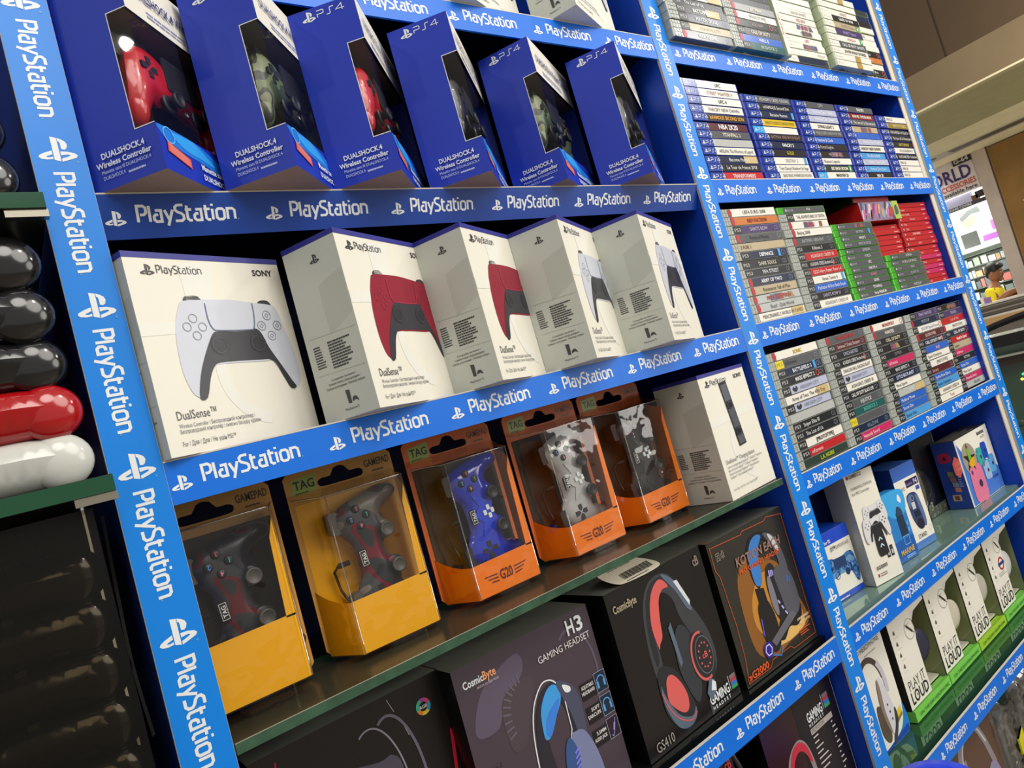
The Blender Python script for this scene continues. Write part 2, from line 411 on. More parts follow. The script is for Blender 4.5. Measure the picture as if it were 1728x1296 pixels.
# ------------------------------------------------------------------ game controllers
DARK = mat('rubber_dark', (30, 31, 35), 0.45)
def pad_outline(kind):
    if kind == 'a':
        h = [(0,.036),(.024,.037),(.036,.041),(.056,.042),(.069,.036),(.076,.018),(.0805,-.012),(.0795,-.040),(.072,-.055),(.060,-.052),(.051,-.032),(.044,-.018),(.032,-.020),(.014,-.014),(0,-.014)]
    else:
        h = [(0,.026),(.020,.027),(.034,.036),(.052,.040),(.066,.033),(.073,.014),(.077,-.016),(.077,-.040),(.068,-.052),(.057,-.046),(.049,-.026),(.040,-.026),(.030,-.029),(.017,-.022),(0,-.014)]
    return spline(mirror(h), 3)
def controller(label, cat_group, M, shell, kind='a', face=DARK, centre=None, stick=DARK, dpadm=None, name='game_controller', nums=True, badge=None, glass_btn=None, step=.0055, low=1.0, droop=6.0):
    root = bpy.data.objects.new(name, None); root.empty_display_size = .02; COL.objects.link(root)
    root.matrix_world = M; tag(root, label, 'game controller', cat_group)
    bend = lambda x, y: -droop*max(0, -y-.005)**2
    mb = MB(); inflate(mb, pad_outline(kind), .021, .0125, .018, shell, bend=bend, step=step)
    for sx in (-1, 1): mb.ell((sx*(.0685 if kind == 'a' else .0675), -.035, -.003-droop*.0009), (.0125, .0215, .0165), shell, None, 20, 14)
    mb.build('shell', root)
    T = Matrix.Translation
    for sx in (-1, 1):
        MB().rbox((-.014, -.007, -.012), (.014, .007, .006), stick, r=.004, mx=T((sx*.052, .040, -.002))).build('shoulder_button', root)
    if kind == 'a':
        MB().rbox((-.030, -.006, 0), (.030, .034, .0022), face, r=.004, mx=T((0, .004, .0115))).build('touchpad', root)
        bx, by, dx = .055, .012, -.055; sp = [(-.026, -.016), (.026, -.016)]
    else:
        bx, by, dx = .050, .012, -.050; sp = [(-.024, -.017), (.024, -.017)]
        if centre is not None:
            mb = MB(); star = [(-.030, .016), (-.012, .008), (0, .020), (.012, .008), (.030, .016), (.018, -.004), (.012, -.016), (0, -.010), (-.012, -.016), (-.018, -.004)]
            mb.prism(star, .0112, .0135, centre, cap=True); mb.build('centre_plate', root)
            for i, (a, b) in enumerate(((-.006, -.004), (.006, -.004), (0, .003), (0, -.010))):
                MB().rbox((a-.0035, b-.0025, .0132), (a+.0035, b+.0025, .0155), glass_btn or ink('e6f0f5'), r=.001).build('menu_button', root)
    if badge:
        mb = MB(); mb.rbox((-.010, .017, .0095), (.010, .026, .0135), BLACK, r=.001)
        c = Cv(mb, (-.009, .018, .0135), (1, 0, 0), (0, 1, 0)); c.text('TAG', .009, .0015, .0045, badge, al='c', bold=True)
        c.line([(0, 0), (.018, 0), (.018, .0075), (0, .0075)], .0005, badge, closed=True); mb.build('badge', root)
    cols = ['4aa0ff', 'e05a5a', '3fd0a8', 'f080b0']
    for i, (a, b) in enumerate(((0, .011), (.011, 0), (0, -.011), (-.011, 0))):
        mb = MB(); mb.lathe([(.0052, 0), (.0052, .0028), (.0044, .0036)], DARK, T((bx+a, by+b, .0105)), 14)
        if nums:
            c = Cv(mb, (bx+a, by+b, .0142), (0, 1, 0) if kind == 'b' else (1, 0, 0), (-1, 0, 0) if kind == 'b' else (0, 1, 0))
            if kind == 'b': c.text('2314'[i], 0, -.0025, .005, ink(cols[i]), al='c', bold=True)
            else: c.ring(0, 0, .0024, .0005, ink(cols[i]), n=8)
        mb.build('action_button', root)
    mb = MB()
    for k in range(4):
        Mx = T((dx, by, .0105)) @ Matrix.Rotation(R_(90*k), 4, 'Z')
        mb.prism([(.002, 0), (.0055, -.0035), (.012, -.0035), (.012, .0035), (.0055, .0035)], 0, .003, dpadm or DARK, Mx)
    mb.build('directional_pad', root)
    for a, b in sp:
        mb = MB(); mb.lathe([(.0125, -.002), (.0125, .001), (.0105, .002)], shell if kind == 'b' else DARK, T((a, b, .0085)), 20)
        mb.lathe([(.005, 0), (.005, .007*low), (.0092, .0085*low), (.0095, .0115*low), (.0078, .013*low), (.0070, .0118*low)], stick, T((a, b, .0095)), 20)
        mb.build('thumbstick', root)
    if kind == 'a':
        mb = MB(); mb.lathe([(.0038, 0), (.0038, .001)], DARK, T((0, -.020, .0095)), 12)
        c = Cv(mb, (0, -.006, .0125), (1, 0, 0), (0, 1, 0)); c.rect(-.007, -.0035, .007, -.002, DARK, 0)
        Cv(mb, (0, -.020, .0107), (1, 0, 0), (0, 1, 0)).logo(0, 0, .005, PWHITE); mb.build('home_button', root)
    return root

# ------------------------------------------------------------------ boxed controllers, window on the corner
FILM = film('window_film', tint=(252, 252, 252), fac=.02, rough=.02, bump=.02, bscale=18, edge=.10)
DSB = mat('ds_blue', (16, 48, 174), 0.42, var=0.03, spec=.45)
DSI = mat('ds_inner', (50, 54, 98), 0.6); KRAFT = mat('box_base', (176, 150, 136), 0.7)
DTRAY = mat('tray_taupe', (84, 76, 66), .5)
def ds4_box(N, th, label, ctl_label, shell, face=DARK, crease=0):
    A, B, H = .077, .166, .203; wu, w0, w1 = .057, .0435, .152
    root = thing('controller_box', label, 'box', (N[0], N[1], LT['L1']+.0006), R_(90-th), 'blue boxed controllers on the upper left shelf')
    mb = MB(); z = V((0, 0, 1))
    S = Cv(mb, (0, A, 0), (0, -1, 0), z); F = Cv(mb, (0, 0, 0), (1, 0, 0), z)
    S.rect(0, 0, A, w0, DSB, 0); S.rect(0, w0, wu, w1, DSB, 0); S.rect(0, w1, A, H, DSB, 0)
    F.rect(0, 0, B, w0, DSB, 0); F.rect(0, w1, B, H, WCARD, 0); F.rect(B-.003, w0, B, w1, DSB, 0)
    mb.quad((B,0,0),(B,A,0),(B,A,H),(B,0,H), DSB); mb.quad((B,A,0),(0,A,0),(0,A,H),(B,A,H), DSB)
    mb.quad((0,0,H),(B,0,H),(B,A,H),(0,A,H), DSB); mb.quad((0,A,0),(B,A,0),(B,0,0),(0,0,0), KRAFT)
    # white window rims
    S.line([(A, w0), (wu, w0), (wu, w1), (A, w1)], .0009, PWHITE, 2)
    # side print
    S.logo(A-.054, .194, .0155, PWHITE); ps4mark(S, A-.044, .1905, .0072, PWHITE)
    S.text('DUALSHOCK.4', A-.0575, .0272, .0053, PWHITE, w=.044, bold=True)
    S.text('Wireless Controller', A-.0645, .0195, .0050, PWHITE, w=.056, bold=True)
    S.text('Manette sans fil DUALSHOCK.4', A-.0605, .0140, .0032, ink('b8c4e8'), w=.050)
    S.text('DUALSHOCK.4', A-.060, .0085, .0034, ink('b8c4e8'), w=.022); S.greek(A-.036, .0085, .025, .0036, 1, ink('b8c4e8'), seed=3)
    # front print
    F.text('DUALSHOCK.4 Wireless Controller', .012, .172, .0098, ink('3a3f78'), w=.136, bold=True)
    F.greek(.03, .158, .09, .008, 2, ink('8a90b0'), seed=5)
    F.spl([(.004,.043),(.004,.036),(.012,.030),(.03,.026),(.06,.024),(.10,.018),(.13,.006),(.15,.004),(.158,.01),(.15,.022),(.12,.030),(.09,.034),(.055,.043)], ink('1f78dc'), 1)
    F.spl([(.02,.040),(.035,.030),(.06,.028),(.08,.026),(.07,.034),(.05,.0425)], ink('30a0f0'), 2)
    F.ring(.015, .036, .0075, .0012, ink('60c0ff'), 3, n=18); F.line([(.045,.043),(.048,.037),(.054,.037),(.051,.043)], .0006, ink('60c0ff'), 3)
    F.poly([(.008,.019),(.039,.0115),(.040,.021),(.010,.029)], ink('e05038'), 4)
    for k in range(4): F.line([(.011, .0205+k*.002), (.037, .0135+k*.002)], .0005, ink('f8d0c8'), 5)
    q = F.sub(.055, .016, 0); q.text('Manette sans fil DUALSHOCK.4', 0, 0, .006, PWHITE, w=.09, bold=True); q.text('DUALSHOCK.4', 0, -.010, .0055, PWHITE, w=.04, bold=True); q.greek(.045, -.010, .04, .005, 1, PWHITE, seed=2)
    mb.build('carton', root)
    # inside tray
    ib = MB(); e = .002
    ib.quad((e,A-.012,e),(B-e,A-.012,e),(B-e,A-.012,H-e),(e,A-.012,H-e), DSI)
    ib.box((e, e, w0-.004), (B-e, A-.013, w0-.002), DSI); ib.box((e, .004, w1+.001), (B-e, A-.013, w1+.003), DTRAY)
    ib.box((e, .030, .128), (B-.004, .062, .150), DTRAY); ib.box((e, .046, w0), (.010, .062, .128), DTRAY)
    ib.build('inner_tray', root)
    wb = MB(); o = .0006
    wb.quad((0-o, 0-o, w0), (B-.003, 0-o, w0), (B-.003, 0-o, w1), (0-o, 0-o, w1), FILM)
    wb.quad((0-o, A-wu, w0), (0-o, 0-o, w0), (0-o, 0-o, w1), (0-o, A-wu, w1), FILM)
    wb.build('clear_window', root)
    bpy.context.view_layer.update()
    M = root.matrix_world @ Matrix.Translation((.083, .0245, .106)) @ FRONT @ Matrix.Scale(.86, 4)
    c = controller(ctl_label, 'controllers inside the blue window boxes', M, shell, 'a', face)
RED = mat('red_shell', (190, 18, 30), 0.28, coat=.4)
CAMO = patches('green_camo', [(52, 66, 40), (92, 108, 62), (34, 40, 34), (120, 128, 96)], 26, .4)
JET = mat('jet_shell', (26, 27, 30), 0.3, coat=.3)
ds4_box((.168, -.0470), 47, 'blue window box of red controller, first from the left post on its shelf', 'red game controller in the blue box nearest the left post', RED)
ds4_box((.2835, -.0540), 46, 'blue window box of green camouflage controller, second from left post', 'green camouflage controller in the second blue box from left', CAMO)
ds4_box((.4023, -.0467), 42.5, 'blue window box with crumpled lower corner, red grip in side window', 'red game controller in the third blue box, crumpled at its corner', RED)
ds4_box((.5250, -.0450), 46.5, 'blue window box of black controller between red and camouflage ones', 'black controller in the fourth blue box from left', JET)
ds4_box((.6690, -.0225), 60, 'blue window box of olive camouflage controller, second from the partition', 'olive camouflage controller in the fifth blue box, two from partition', CAMO)
ds4_box((.8210, -.0415), 57, 'blue window box of black controller, last one beside the blue partition', 'black controller in the last blue box beside the partition', JET)

# ------------------------------------------------------------------ white boxes with printed pads
RUS = ['Wireless Controller / Беспроводной контроллер /', 'Безпроводовий контролер / сымсыз басқару құралы']
def ds5_print(F, B, shellc, darkc='34343a', lite=None):
    """controller picture on the front face; coordinates were read off a .172 wide face"""
    k = .98
    q = F.sub(.002, -.001, 0, k)
    sh = [(.0405,.1399),(.0445,.1440),(.0609,.1455),(.0932,.1456),(.1223,.1425),(.1436,.1396),(.1500,.1338),(.1540,.1127),(.1580,.0916),(.1590,.0683),(.1570,.0560),(.1512,.0500),(.1430,.0495),(.130,.078),(.118,.080),(.060,.080),(.054,.067),(.0447,.0505),(.0383,.0510),(.0325,.0568),(.0286,.0722),(.0282,.0902),(.0302,.1101),(.0341,.126)]
    for a, b, c, d in ((.047, .1455, .064, .1490), (.128, .1395, .144, .1440)):
        q.spl([(a, b-.002), (a+.002, d), (c-.003, d+.0005), (c, b-.002)], ink('3a3a3e'), 1)
    q.spl(sh, ink(shellc), 2, 4)
    dk = [(.0383,.0505),(.044,.0704),(.0525,.0878),(.0634,.1056),(.0694,.1125),(.0761,.1135),(.0936,.1126),(.1098,.1131),(.1173,.1149),(.1232,.11),(.1283,.0939),(.1377,.075),(.1463,.057),(.1500,.0500),(.1430,.0490),(.1374,.0614),(.1314,.077),(.1251,.0815),(.1176,.0819),(.09,.0825),(.0681,.0822),(.0608,.0788),(.0539,.0682),(.0460,.0500)]
    q.cpoly(spline(dk, 3), ink(darkc), 3)
    tp = [(.0673,.1420),(.0667,.1263),(.0692,.1167),(.0762,.1142),(.1098,.1137),(.1164,.116),(.1200,.1304),(.1208,.1415)]
    q.line(spline(tp, 3, False), .0011, ink('5a6480' if not lite else lite), 4)
    ol = ink('8a8a92' if not lite else lite)
    for a, b in ((.0511,.1271),(.0432,.1189),(.0590,.1184),(.0512,.1100)): q.ring(a, b, .0042, .0006, ol, 4, n=10)
    for a, b in ((.1351,.1285),(.1258,.1175),(.1452,.1173),(.1355,.1065)):
        q.ring(a, b, .0048, .0006, ol, 4, n=14); q.ring(a, b, .0022, .0005, ol, 4, n=4)
    for a, b in ((.0724,.0996),(.1165,.0993)):
        q.ell(a, b, .0098, ink('2b2b30'), 4); q.ring(a, b, .0078, .0010, ink('45454c'), 5)
def white_box(N, th, B, label, shellc, lite=None, A=.070, H=.1865, z=LT['L2'], side='std', name='controller_box', group='white boxed controllers on the middle left shelf'):
    root = thing(name, label, 'box', (N[0], N[1], z+.0006), R_(90-th), group)
    mb = MB(); zz = V((0, 0, 1))
    mb.box((0, 0, 0), (B, A, H-.0004), WCARD); mb.box((-.0004, -.0004, H-.0055), (B+.0004, A+.0004, H), NAVY)
    F = Cv(mb, (0, 0, 0), (1, 0, 0), zz); S = Cv(mb, (0, A, 0), (0, -1, 0), zz)
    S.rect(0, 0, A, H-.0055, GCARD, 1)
    shp = ink('e6e5dc', .5)
    F.poly([(.05, H-.01), (.085, H-.01), (.075, .13), (.052, .10)], shp, 1); F.ring(B*.72, .07, .05, .012, shp, 1, n=30, a0=90, a1=260)
    F.poly([(0, .12), (B, .125), (B, .115), (0, .108)], shp, 1)
    F.logo(.020, H-.0165, .0135, ink('38383c'), 2); F.word(.029, H-.0195, .044, ink('404046'), 2, sw=.12)
    F.text('SONY', B-.010, H-.019, .0062, ink('2c2c30'), al='r', lay=2, bold=True)
    if shellc:
        if side == 'std': ds5_print(F, B, shellc, lite=lite)
        F.text('DualSense™', .0135, .0312, .0080, ink('505054'), w=.039, lay=2)
        F.text(RUS[0], .0135, .0240, .0036, ink('707074'), w=.078, lay=2); F.text(RUS[1], .0135, .0190, .0036, ink('707074'), w=.083, lay=2)
        F.text('For / Для / Для / Не үшін PS5™', .0130, .0078, .0042, ink('606064'), w=.053, lay=2)
    g = ink('3c3c40')
    S.logo(A*.56, H-.022, .0125, g, 2)
    S.poly([(A*.5, H-.05), (A*.98, H-.04), (A*.98, .10), (A*.5, .085)], ink('b9bdb2', .5), 1)
    S.line([(A*.10, .088), (A*.96, .086)], .0004, ink('a8aca2'), 2); S.line([(A*.10, .049), (A*.96, .047)], .0004, ink('a8aca2'), 2)
    S.greek(A*.12, .056, A*.2, .024, 9, g, 2, 1); S.greek(A*.40, .052, A*.42, .029, 10, g, 2, 2, .6)
    S.text('Compatible hardware /', A*.53, .0405, .0024, g, al='c', lay=2, maxw=A*.5)
    S.text('Совместимое оборудование /', A*.53, .0365, .0024, g, al='c', lay=2, maxw=A*.6)
    S.text('Сумісне устаткування / Үйлесімді жабдық', A*.53, .0325, .0024, g, al='c', lay=2, maxw=A*.72)
    S.poly([(A*.50, .014), (A*.56, .0135), (A*.565, .027), (A*.49, .028)], g, 2); S.spl([(A*.58, .015), (A*.60, .019), (A*.66, .019), (A*.69, .014), (A*.64, .016)], g, 2)
    S.text('PlayStation°5', A*.54, .0075, .0024, g, al='c', lay=2, maxw=A*.3)
    mb.build('carton', root); return root
Bx = .165
white_box((.1225, -.010), 70, Bx, 'white box printed with a whole white gamepad, facing out beside left post', 'c9cdd8')
white_box((.3078, -.0399), 63.1, .165, 'white box printed with dark red gamepad, nearer the white-gamepad one', '8e1630', 'a83048')
white_box((.4648, -.0347), 63.8, .165, 'white box with dark red gamepad picture, middle of its shelf', '8e1630', 'a83048')
white_box((.6062, -.0437), 62.5, .165, 'white box with white gamepad picture, second from the blue partition', 'c9cdd8')
white_box((.7533, -.0461), 66.3, .166, 'white box with white gamepad picture, last before the blue partition', 'c9cdd8')
# boxes on the top shelf, only their lower parts in view
white_box((.771, -.036), 67.7, .165, 'white box cut off by the top edge, its underside hanging over the top strip', 'c9cdd8', z=LT['L0'], group='white boxes on the topmost left shelf')
white_box((.585, -.020), 68, .160, 'white box cut off by the top edge, left of its overhanging neighbour', 'c9cdd8', z=LT['L0'], group='white boxes on the topmost left shelf')
# charging station
cs = white_box((.8320, -.0002), 85.3, .1304, 'white box printed with an upright black charging dock on the glass shelf', None, A=.0827, H=.1892, z=LT['L3'], name='charging_station_box', group='boxes at the end of the glass shelf')
mb = MB(); F = Cv(mb, (0, -.0006, 0), (1, 0, 0), (0, 0, 1)); q = F.sub(.064, .120, 4.5)
q.poly([(-.0105, -.050), (.0105, -.050), (.0105, .050), (-.0105, .050)], ink('1f2026'), 1)
q.rect(-.0085, .020, .0085, .046, ink('5c5f68'), 2); q.rect(-.0085, -.022, .0085, .008, ink('50535c'), 2); q.rect(-.0085, -.048, .0085, -.034, ink('565962'), 2)
for b in (.012, -.030): q.ell(0, b, .0072, ink('0f1014'), 3, .0055); q.ring(0, b+.001, .0070, .0012, ink('4a4d56'), 4, r2=.0052)
F.text('DualSense™ Charging Station', .010, .0520, .0058, ink('505054'), w=.082, lay=2)
for i, (t, w) in enumerate((('Station de recharge manette DualSense™ / DualSense™ laadstation', .100), ('Base di ricarica DualSense™ / DualSense™-Ladestation /', .088), ('Estación de recarga DualSense™ / Stacja ładowania', .086), ('DualSense™ / Stanica nabíjania DualSense™', .066))):
    F.text(t, .010, .0455-i*.0052, .0034, ink('707074'), w=w, lay=2)
F.text('For / Pour / Für / Per / Voor / Para / Dla PS5™', .010, .012, .0034, ink('707074'), w=.07, lay=2)
mb.build('printed_front', cs)
# ------------------------------------------------------------------ blister packs with wired gamepads
BLI = film('blister', tint=(250, 249, 246), fac=.04, rough=.04, bump=.25, bscale=24, edge=.32)
RIM = film('blister_rim', tint=(250, 249, 246), fac=.22, rough=.08, edge=.8)
YEL = mat('card_yellow', (236, 170, 4), .32, spec=.5); YELB = mat('card_ochre', (200, 146, 66), .45)
ORG = mat('card_orange', (238, 122, 14), .32, spec=.5); ORGB = mat('card_rust', (214, 104, 44), .45)
BROWN = mat('card_inner', (42, 30, 20), .6)
TAGG = ink('9cb04a')
def pack(x, y, label, clabel, tray, back, shell, kind, centre=None, zb=.007, zt=.046, fy=-.057, stickm=DARK, back_in=None, zf=.171, glass_btn=None):
    root = thing('gamepad_blister_pack', label, 'blister pack', (x, y, LT['L3']+.0004), 0, 'gamepad blister packs on the glass shelf')
    W = .133
    # card with hanging hole
    r = .008
    out = [(0, .004), (W, .004), (W, .212), (0, .212)]
    out = [(0,.012),(.008,.004),(W-.008,.004),(W,.012),(W,.203),(W-.008,.211),(.008,.211),(0,.203)]
    hole = spline([(.040,.186),(.052,.185),(.066,.185),(.080,.185),(.092,.186),(.094,.192),(.088,.195),(.078,.195),(.073,.202),(.066,.204),(.059,.202),(.054,.195),(.044,.195),(.038,.192)], 2)
    mb = MB(); c = Cv(mb, (0, 0, 0), (1, 0, 0), (0, 0, 1)); c.cpoly(out, back, 0, [hole])
    c2 = Cv(mb, (W, .0016, 0), (-1, 0, 0), (0, 0, 1)); c2.cpoly(out, back, 0, [[(W-a, b) for a, b in hole]])
    for lp in (out, hole):
        for i in range(len(lp)):
            a, b = lp[i], lp[(i+1) % len(lp)]
            mb.quad((a[0], 0, a[1]), (b[0], 0, b[1]), (b[0], .0016, b[1]), (a[0], .0016, a[1]), back)
    c.poly([(.007,.182),(.036,.184),(.037,.203),(.008,.200)], TAGG, 1); c.text('TAG', .022, .1885, .0095, ink('1c2414'), w=.024, al='c', lay=2, bold=True); c.greek(.010, .184, .022, .002, 1, ink('1c2414'), 2, 3)
    c.text('GAMEPAD', .097, .193, .0080, ink('58280c' if tray is ORG else '42300f'), w=.033, lay=1, bold=True); c.greek(.105, .186, .022, .004, 1, ink('5a3418'), 1, 4)
    c.rect(.006, .010, W-.006, .172, back_in or BROWN, 1)
    mb.build('hanging_card', root)
    # plan of the bubble, seen from above
    pl = [(.001, -.004), (.016, fy+.003), (.020, fy), (.108, fy), (.113, fy+.003), (.129, -.006)]
    mb = MB(); n = len(pl)
    lo = [V((a, b, zb-.001)) for a, b in pl]; hi = [V((a, b, zf if b < -.03 else zf+.004)) for a, b in pl]
    tb = [V((a, -.0005, .184)) for a, b in pl]
    for i in range(n-1):
        mb.add([lo[i], lo[i+1], hi[i+1], hi[i]], [(0, 1, 2, 3)], BLI, True); mb.add([hi[i], hi[i+1], tb[i+1], tb[i]], [(0, 1, 2, 3)], BLI, True)
    mb.add(lo, [tuple(range(n))], BLI)
    mb.add([V((.001,-.0005,zb)), lo[0], hi[0], tb[0]], [(0,1,2,3)], BLI)
    mb.add([V((.129,-.0005,zb)), tb[-1], hi[-1], lo[-1]], [(0,1,2,3)], BLI)
    # moulded rims catch the light
    mb.tube([(pl[0][0], pl[0][1], zf+.004), (pl[1][0], pl[1][1], zf), (pl[3][0], pl[3][1]-.0004, zf), (pl[4][0], pl[4][1], zf), (pl[5][0], pl[5][1], zf+.003)], .0011, RIM, 6)
    mb.tube([(pl[2][0], pl[2][1]-.0003, zb), (pl[2][0], pl[2][1]-.0003, zf)], .0009, RIM, 6); mb.tube([(pl[4][0], pl[4][1], zb), (pl[4][0], pl[4][1], zf)], .0011, RIM, 6)
    bub = mb.build('clear_bubble', root)
    if zb > .004:   # foot moulded under the bubble
        mb = MB(); mb.rbox((.050, fy+.006, 0), (.098, -.006, zb+.001), BLI, r=.004); mb.build('bubble_foot', bub)
    # folded cardboard inside the bubble
    mb = MB(); e = .0012
    q = [(pl[0][0]+e, pl[0][1]), (pl[1][0]+.003, pl[1][1]+e), (pl[3][0]+.0035, pl[3][1]+e), (pl[5][0]-e, pl[5][1])]
    q[1] = (.0185, fy+e); q[2] = (.1115, fy+e)
    def seg(a, b, za, zb_, zc, zd, m=tray): mb.quad((a[0], a[1], za), (b[0], b[1], zb_), (b[0], b[1], zc), (a[0], a[1], zd), m)
    for k in range(6):     # left facet, its upper edge sags in a curve
        t0, t1 = k/6, (k+1)/6; f = lambda t: zt + .016*(1-t)**2.2
        a = (q[0][0]+(q[1][0]-q[0][0])*t0, q[0][1]+(q[1][1]-q[0][1])*t0); b = (q[0][0]+(q[1][0]-q[0][0])*t1, q[0][1]+(q[1][1]-q[0][1])*t1)
        seg(a, b, zb, zb, f(t1), f(t0))
    seg(q[1], q[2], zb, zb, zt+.002, zt)
    wx = .1025
    mb.add([V((wx, fy+e, zt)), V((q[2][0], fy+e, zt)), V((q[2][0], fy+e, zf-.012)), V((wx+.003, fy+e, zf-.030))], [(0,1,2,3)], tray)
    seg(q[2], (q[3][0], q[3][1]), zb, zb, zf-.002, zf-.012)
    mb.add([V((q[0][0], q[0][1], zb)), V((q[1][0], q[1][1], zb)), V((q[2][0], q[2][1], zb)), V((q[3][0], q[3][1], zb))], [(3,2,1,0)], tray)
    F = Cv(mb, (0, fy+e, 0), (1, 0, 0), (0, 0, 1))
    if tray is ORG:
        s = F.sub(.064, (zb+zt)/2-.001, 1); s.text('G20', 0, -.0055, .0115, ink('5c1a24'), w=.019, al='c', lay=2, bold=True)
        for sd in (-1, 1):
            for k in range(3): s.poly([(sd*.0125, .0038-k*.004), (sd*(.032-k*.004), .0046-k*.004), (sd*(.031-k*.004), .0034-k*.004), (sd*.0125, .0022-k*.004)][::sd], ink('5c1a24'), 2)
        d = V((q[3][0]-q[2][0], q[3][1]-q[2][1], 0)).normalized()
        G = Cv(mb, V((q[2][0], q[2][1], 0)), d, (0, 0, 1)); G.sub(.004, .125, -90, 1, 1).text('GAMEPAD', 0, 0, .0085, ink('6a2a16'), w=.062, bold=True)
    mb.build('folded_card', root)
    bpy.context.view_layer.update()
    M = Matrix.Translation((x+.074, y+fy+.036, LT['L3']+.099)) @ Matrix.Rotation(R_(-4), 4, 'Y') @ FRONT @ Matrix.Rotation(R_(90), 4, 'Z') @ Matrix.Scale(.88, 4)
    c = controller(clabel, 'gamepads in blister packs', M, shell, 'b', centre=centre, stick=stickm, badge=PWHITE, name='wired_gamepad', dpadm=DARK, glass_btn=glass_btn)
    mb = MB(); pts = spline([(.018, -.002, .0), (.012, -.008, .012), (.006, -.014, .02), (-.012, .0, .02), (-.02, .012, .012)], 4, False)
    mb = MB(); mb.tube([(.0, .034, -.006), (.002, .046, -.010), (-.006, .054, -.014), (-.030, .052, -.016), (-.048, .046, -.016)], .0018, DARK, 8)
    for k in range(7): mb.lathe([(.0034, 0), (.0034, .0012)], DARK, Matrix.Translation((0, .0345+k*.0021, -.0062-k*.0004)) @ Matrix.Rotation(R_(-90), 4, 'X'), 10)
    mb.build('cable', c)
GREYC = patches('grey_camo', [(40, 42, 48), (92, 18, 30), (58, 60, 66), (34, 34, 46)], 24, .3, [0, .40, .47, .58])
GREYC2 = patches('grey_camo_light', [(40, 42, 48), (110, 18, 38), (66, 70, 76), (120, 114, 106)], 22, .3, [0, .42, .5, .62])
STK = mat('stick_grey', (84, 82, 78), .45)
TBLU = mat('translucent_blue', (10, 46, 200), .12, coat=.6, spec=.7); SILV = mat('silver_shell', (186, 188, 190), .25, .25, coat=.4)
BLUP = mat('blue_plate', (20, 60, 215), .15, coat=.6)
pack(.094, .099, 'yellow blister pack beside the left post with grey camouflage pad', 'grey and red camouflage gamepad in yellow pack beside left post', YEL, YELB, GREYC, 'b', zb=.014, zt=.074, fy=-.055, stickm=STK, zf=.182)
pack(.2475, .115, 'yellow blister pack with yellow interior, next to the orange ones', 'purple grey camouflage gamepad in yellow pack next to orange ones', YEL, YELB, GREYC2, 'b', zb=.007, zt=.0615, fy=-.057, stickm=STK, back_in=YEL, zf=.175)
pack(.3965, .115, 'orange blister pack holding a translucent blue gamepad', 'translucent blue gamepad in orange pack', ORG, ORGB, TBLU, 'b', BLUP)
pack(.5535, .115, 'orange blister pack holding a silver white gamepad', 'silver white gamepad with black sticks in orange pack', ORG, ORGB, SILV, 'b', SILV, zf=.175)
pack(.6950, .115, 'orange blister pack holding a black gamepad with white buttons', 'black gamepad with four white buttons in orange pack', ORG, ORGB, JET, 'b', mat('smoke_plate', (70, 70, 72), .2))

# ------------------------------------------------------------------ headset boxes
def fbox(name, label, cat, loc, th, W, D, H, faces, group=None):
    """carton with its printed front; faces = front, left, top, right materials"""
    root = thing(name, label, cat, loc, R_(-th), group); mb = MB()
    f, l, t, r = [x if isinstance(x, bpy.types.Material) else ink(x) for x in faces]
    mb.quad((0,0,0),(W,0,0),(W,0,H),(0,0,H), f); mb.quad((0,D,0),(0,0,0),(0,0,H),(0,D,H), l); mb.quad((0,0,H),(W,0,H),(W,D,H),(0,D,H), t)
    mb.quad((W,0,0),(W,D,0),(W,D,H),(W,0,H), r); mb.quad((W,D,0),(0,D,0),(0,D,H),(W,D,H), l); mb.quad((0,D,0),(W,D,0),(W,0,0),(0,0,0), l)
    return root, mb, Cv(mb, (0, 0, 0), (1, 0, 0), (0, 0, 1)), Cv(mb, (0, 0, H), (1, 0, 0), (0, 1, 0)), Cv(mb, (0, D, 0), (0, -1, 0), (0, 0, 1))
HB = 'headset boxes on the lower left shelf'; z4 = LT['L4']+.0006
CARB = mat('card_black', (20, 15, 14), .35); CARBT = mat('card_black_top_lit', (120, 122, 112), .25, bump=.3, bscale=25)  # carton tops: light and reflection from above put into the paler colour
# wide black box with light-arc headset
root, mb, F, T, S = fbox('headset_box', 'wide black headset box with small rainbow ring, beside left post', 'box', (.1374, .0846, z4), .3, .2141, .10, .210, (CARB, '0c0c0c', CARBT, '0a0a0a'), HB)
F.ring(.187, .180, .0070, .004, ink('e04a5a'), 1, a0=20, a1=100); F.ring(.187, .180, .0070, .004, ink('e8862a'), 1, a0=200, a1=250); F.ring(.187, .180, .0070, .004, ink('2aa0c8'), 1, a0=-50, a1=20); F.ring(.187, .180, .0070, .004, ink('b04ab0'), 1, a0=60, a1=110); F.ring(.187, .180, .0070, .004, ink('40b890'), 1, a0=110, a1=200); F.ring(.187, .180, .0070, .004, ink('e8d040'), 1, a0=250, a1=310)
F.text('RGB', .187, .1782, .0034, PWHITE, al='c', lay=2, bold=True)
F.line([(.1480,.205),(.1530,.190)], .0006, ink('b0a8b0'), 1); F.line([(.157,.182),(.163,.160)], .0006, ink('b0a8b0'), 1)
F.ring(.120, .110, .032, .0018, ink('8a8494'), 2, r2=.076, n=30, a0=-20, a1=110); F.ring(.142, .110, .030, .0030, ink('6a6474'), 2, r2=.080, n=30, a0=-20, a1=110)
F.spl([(.085,.155),(.125,.150),(.140,.150),(.148,.13),(.140,.06),(.11,.03),(.12,.10)], ink('4c4654'), 1); F.spl([(.085,.155),(.100,.145),(.115,.10),(.110,.04),(.07,.03),(.062,.09),(.068,.14)], ink('241f26'), 2)
F.line(spline([(.062,.07),(.066,.13),(.085,.155),(.105,.140),(.118,.10)], 4, False), .0009, ink('9a94a4'), 3)
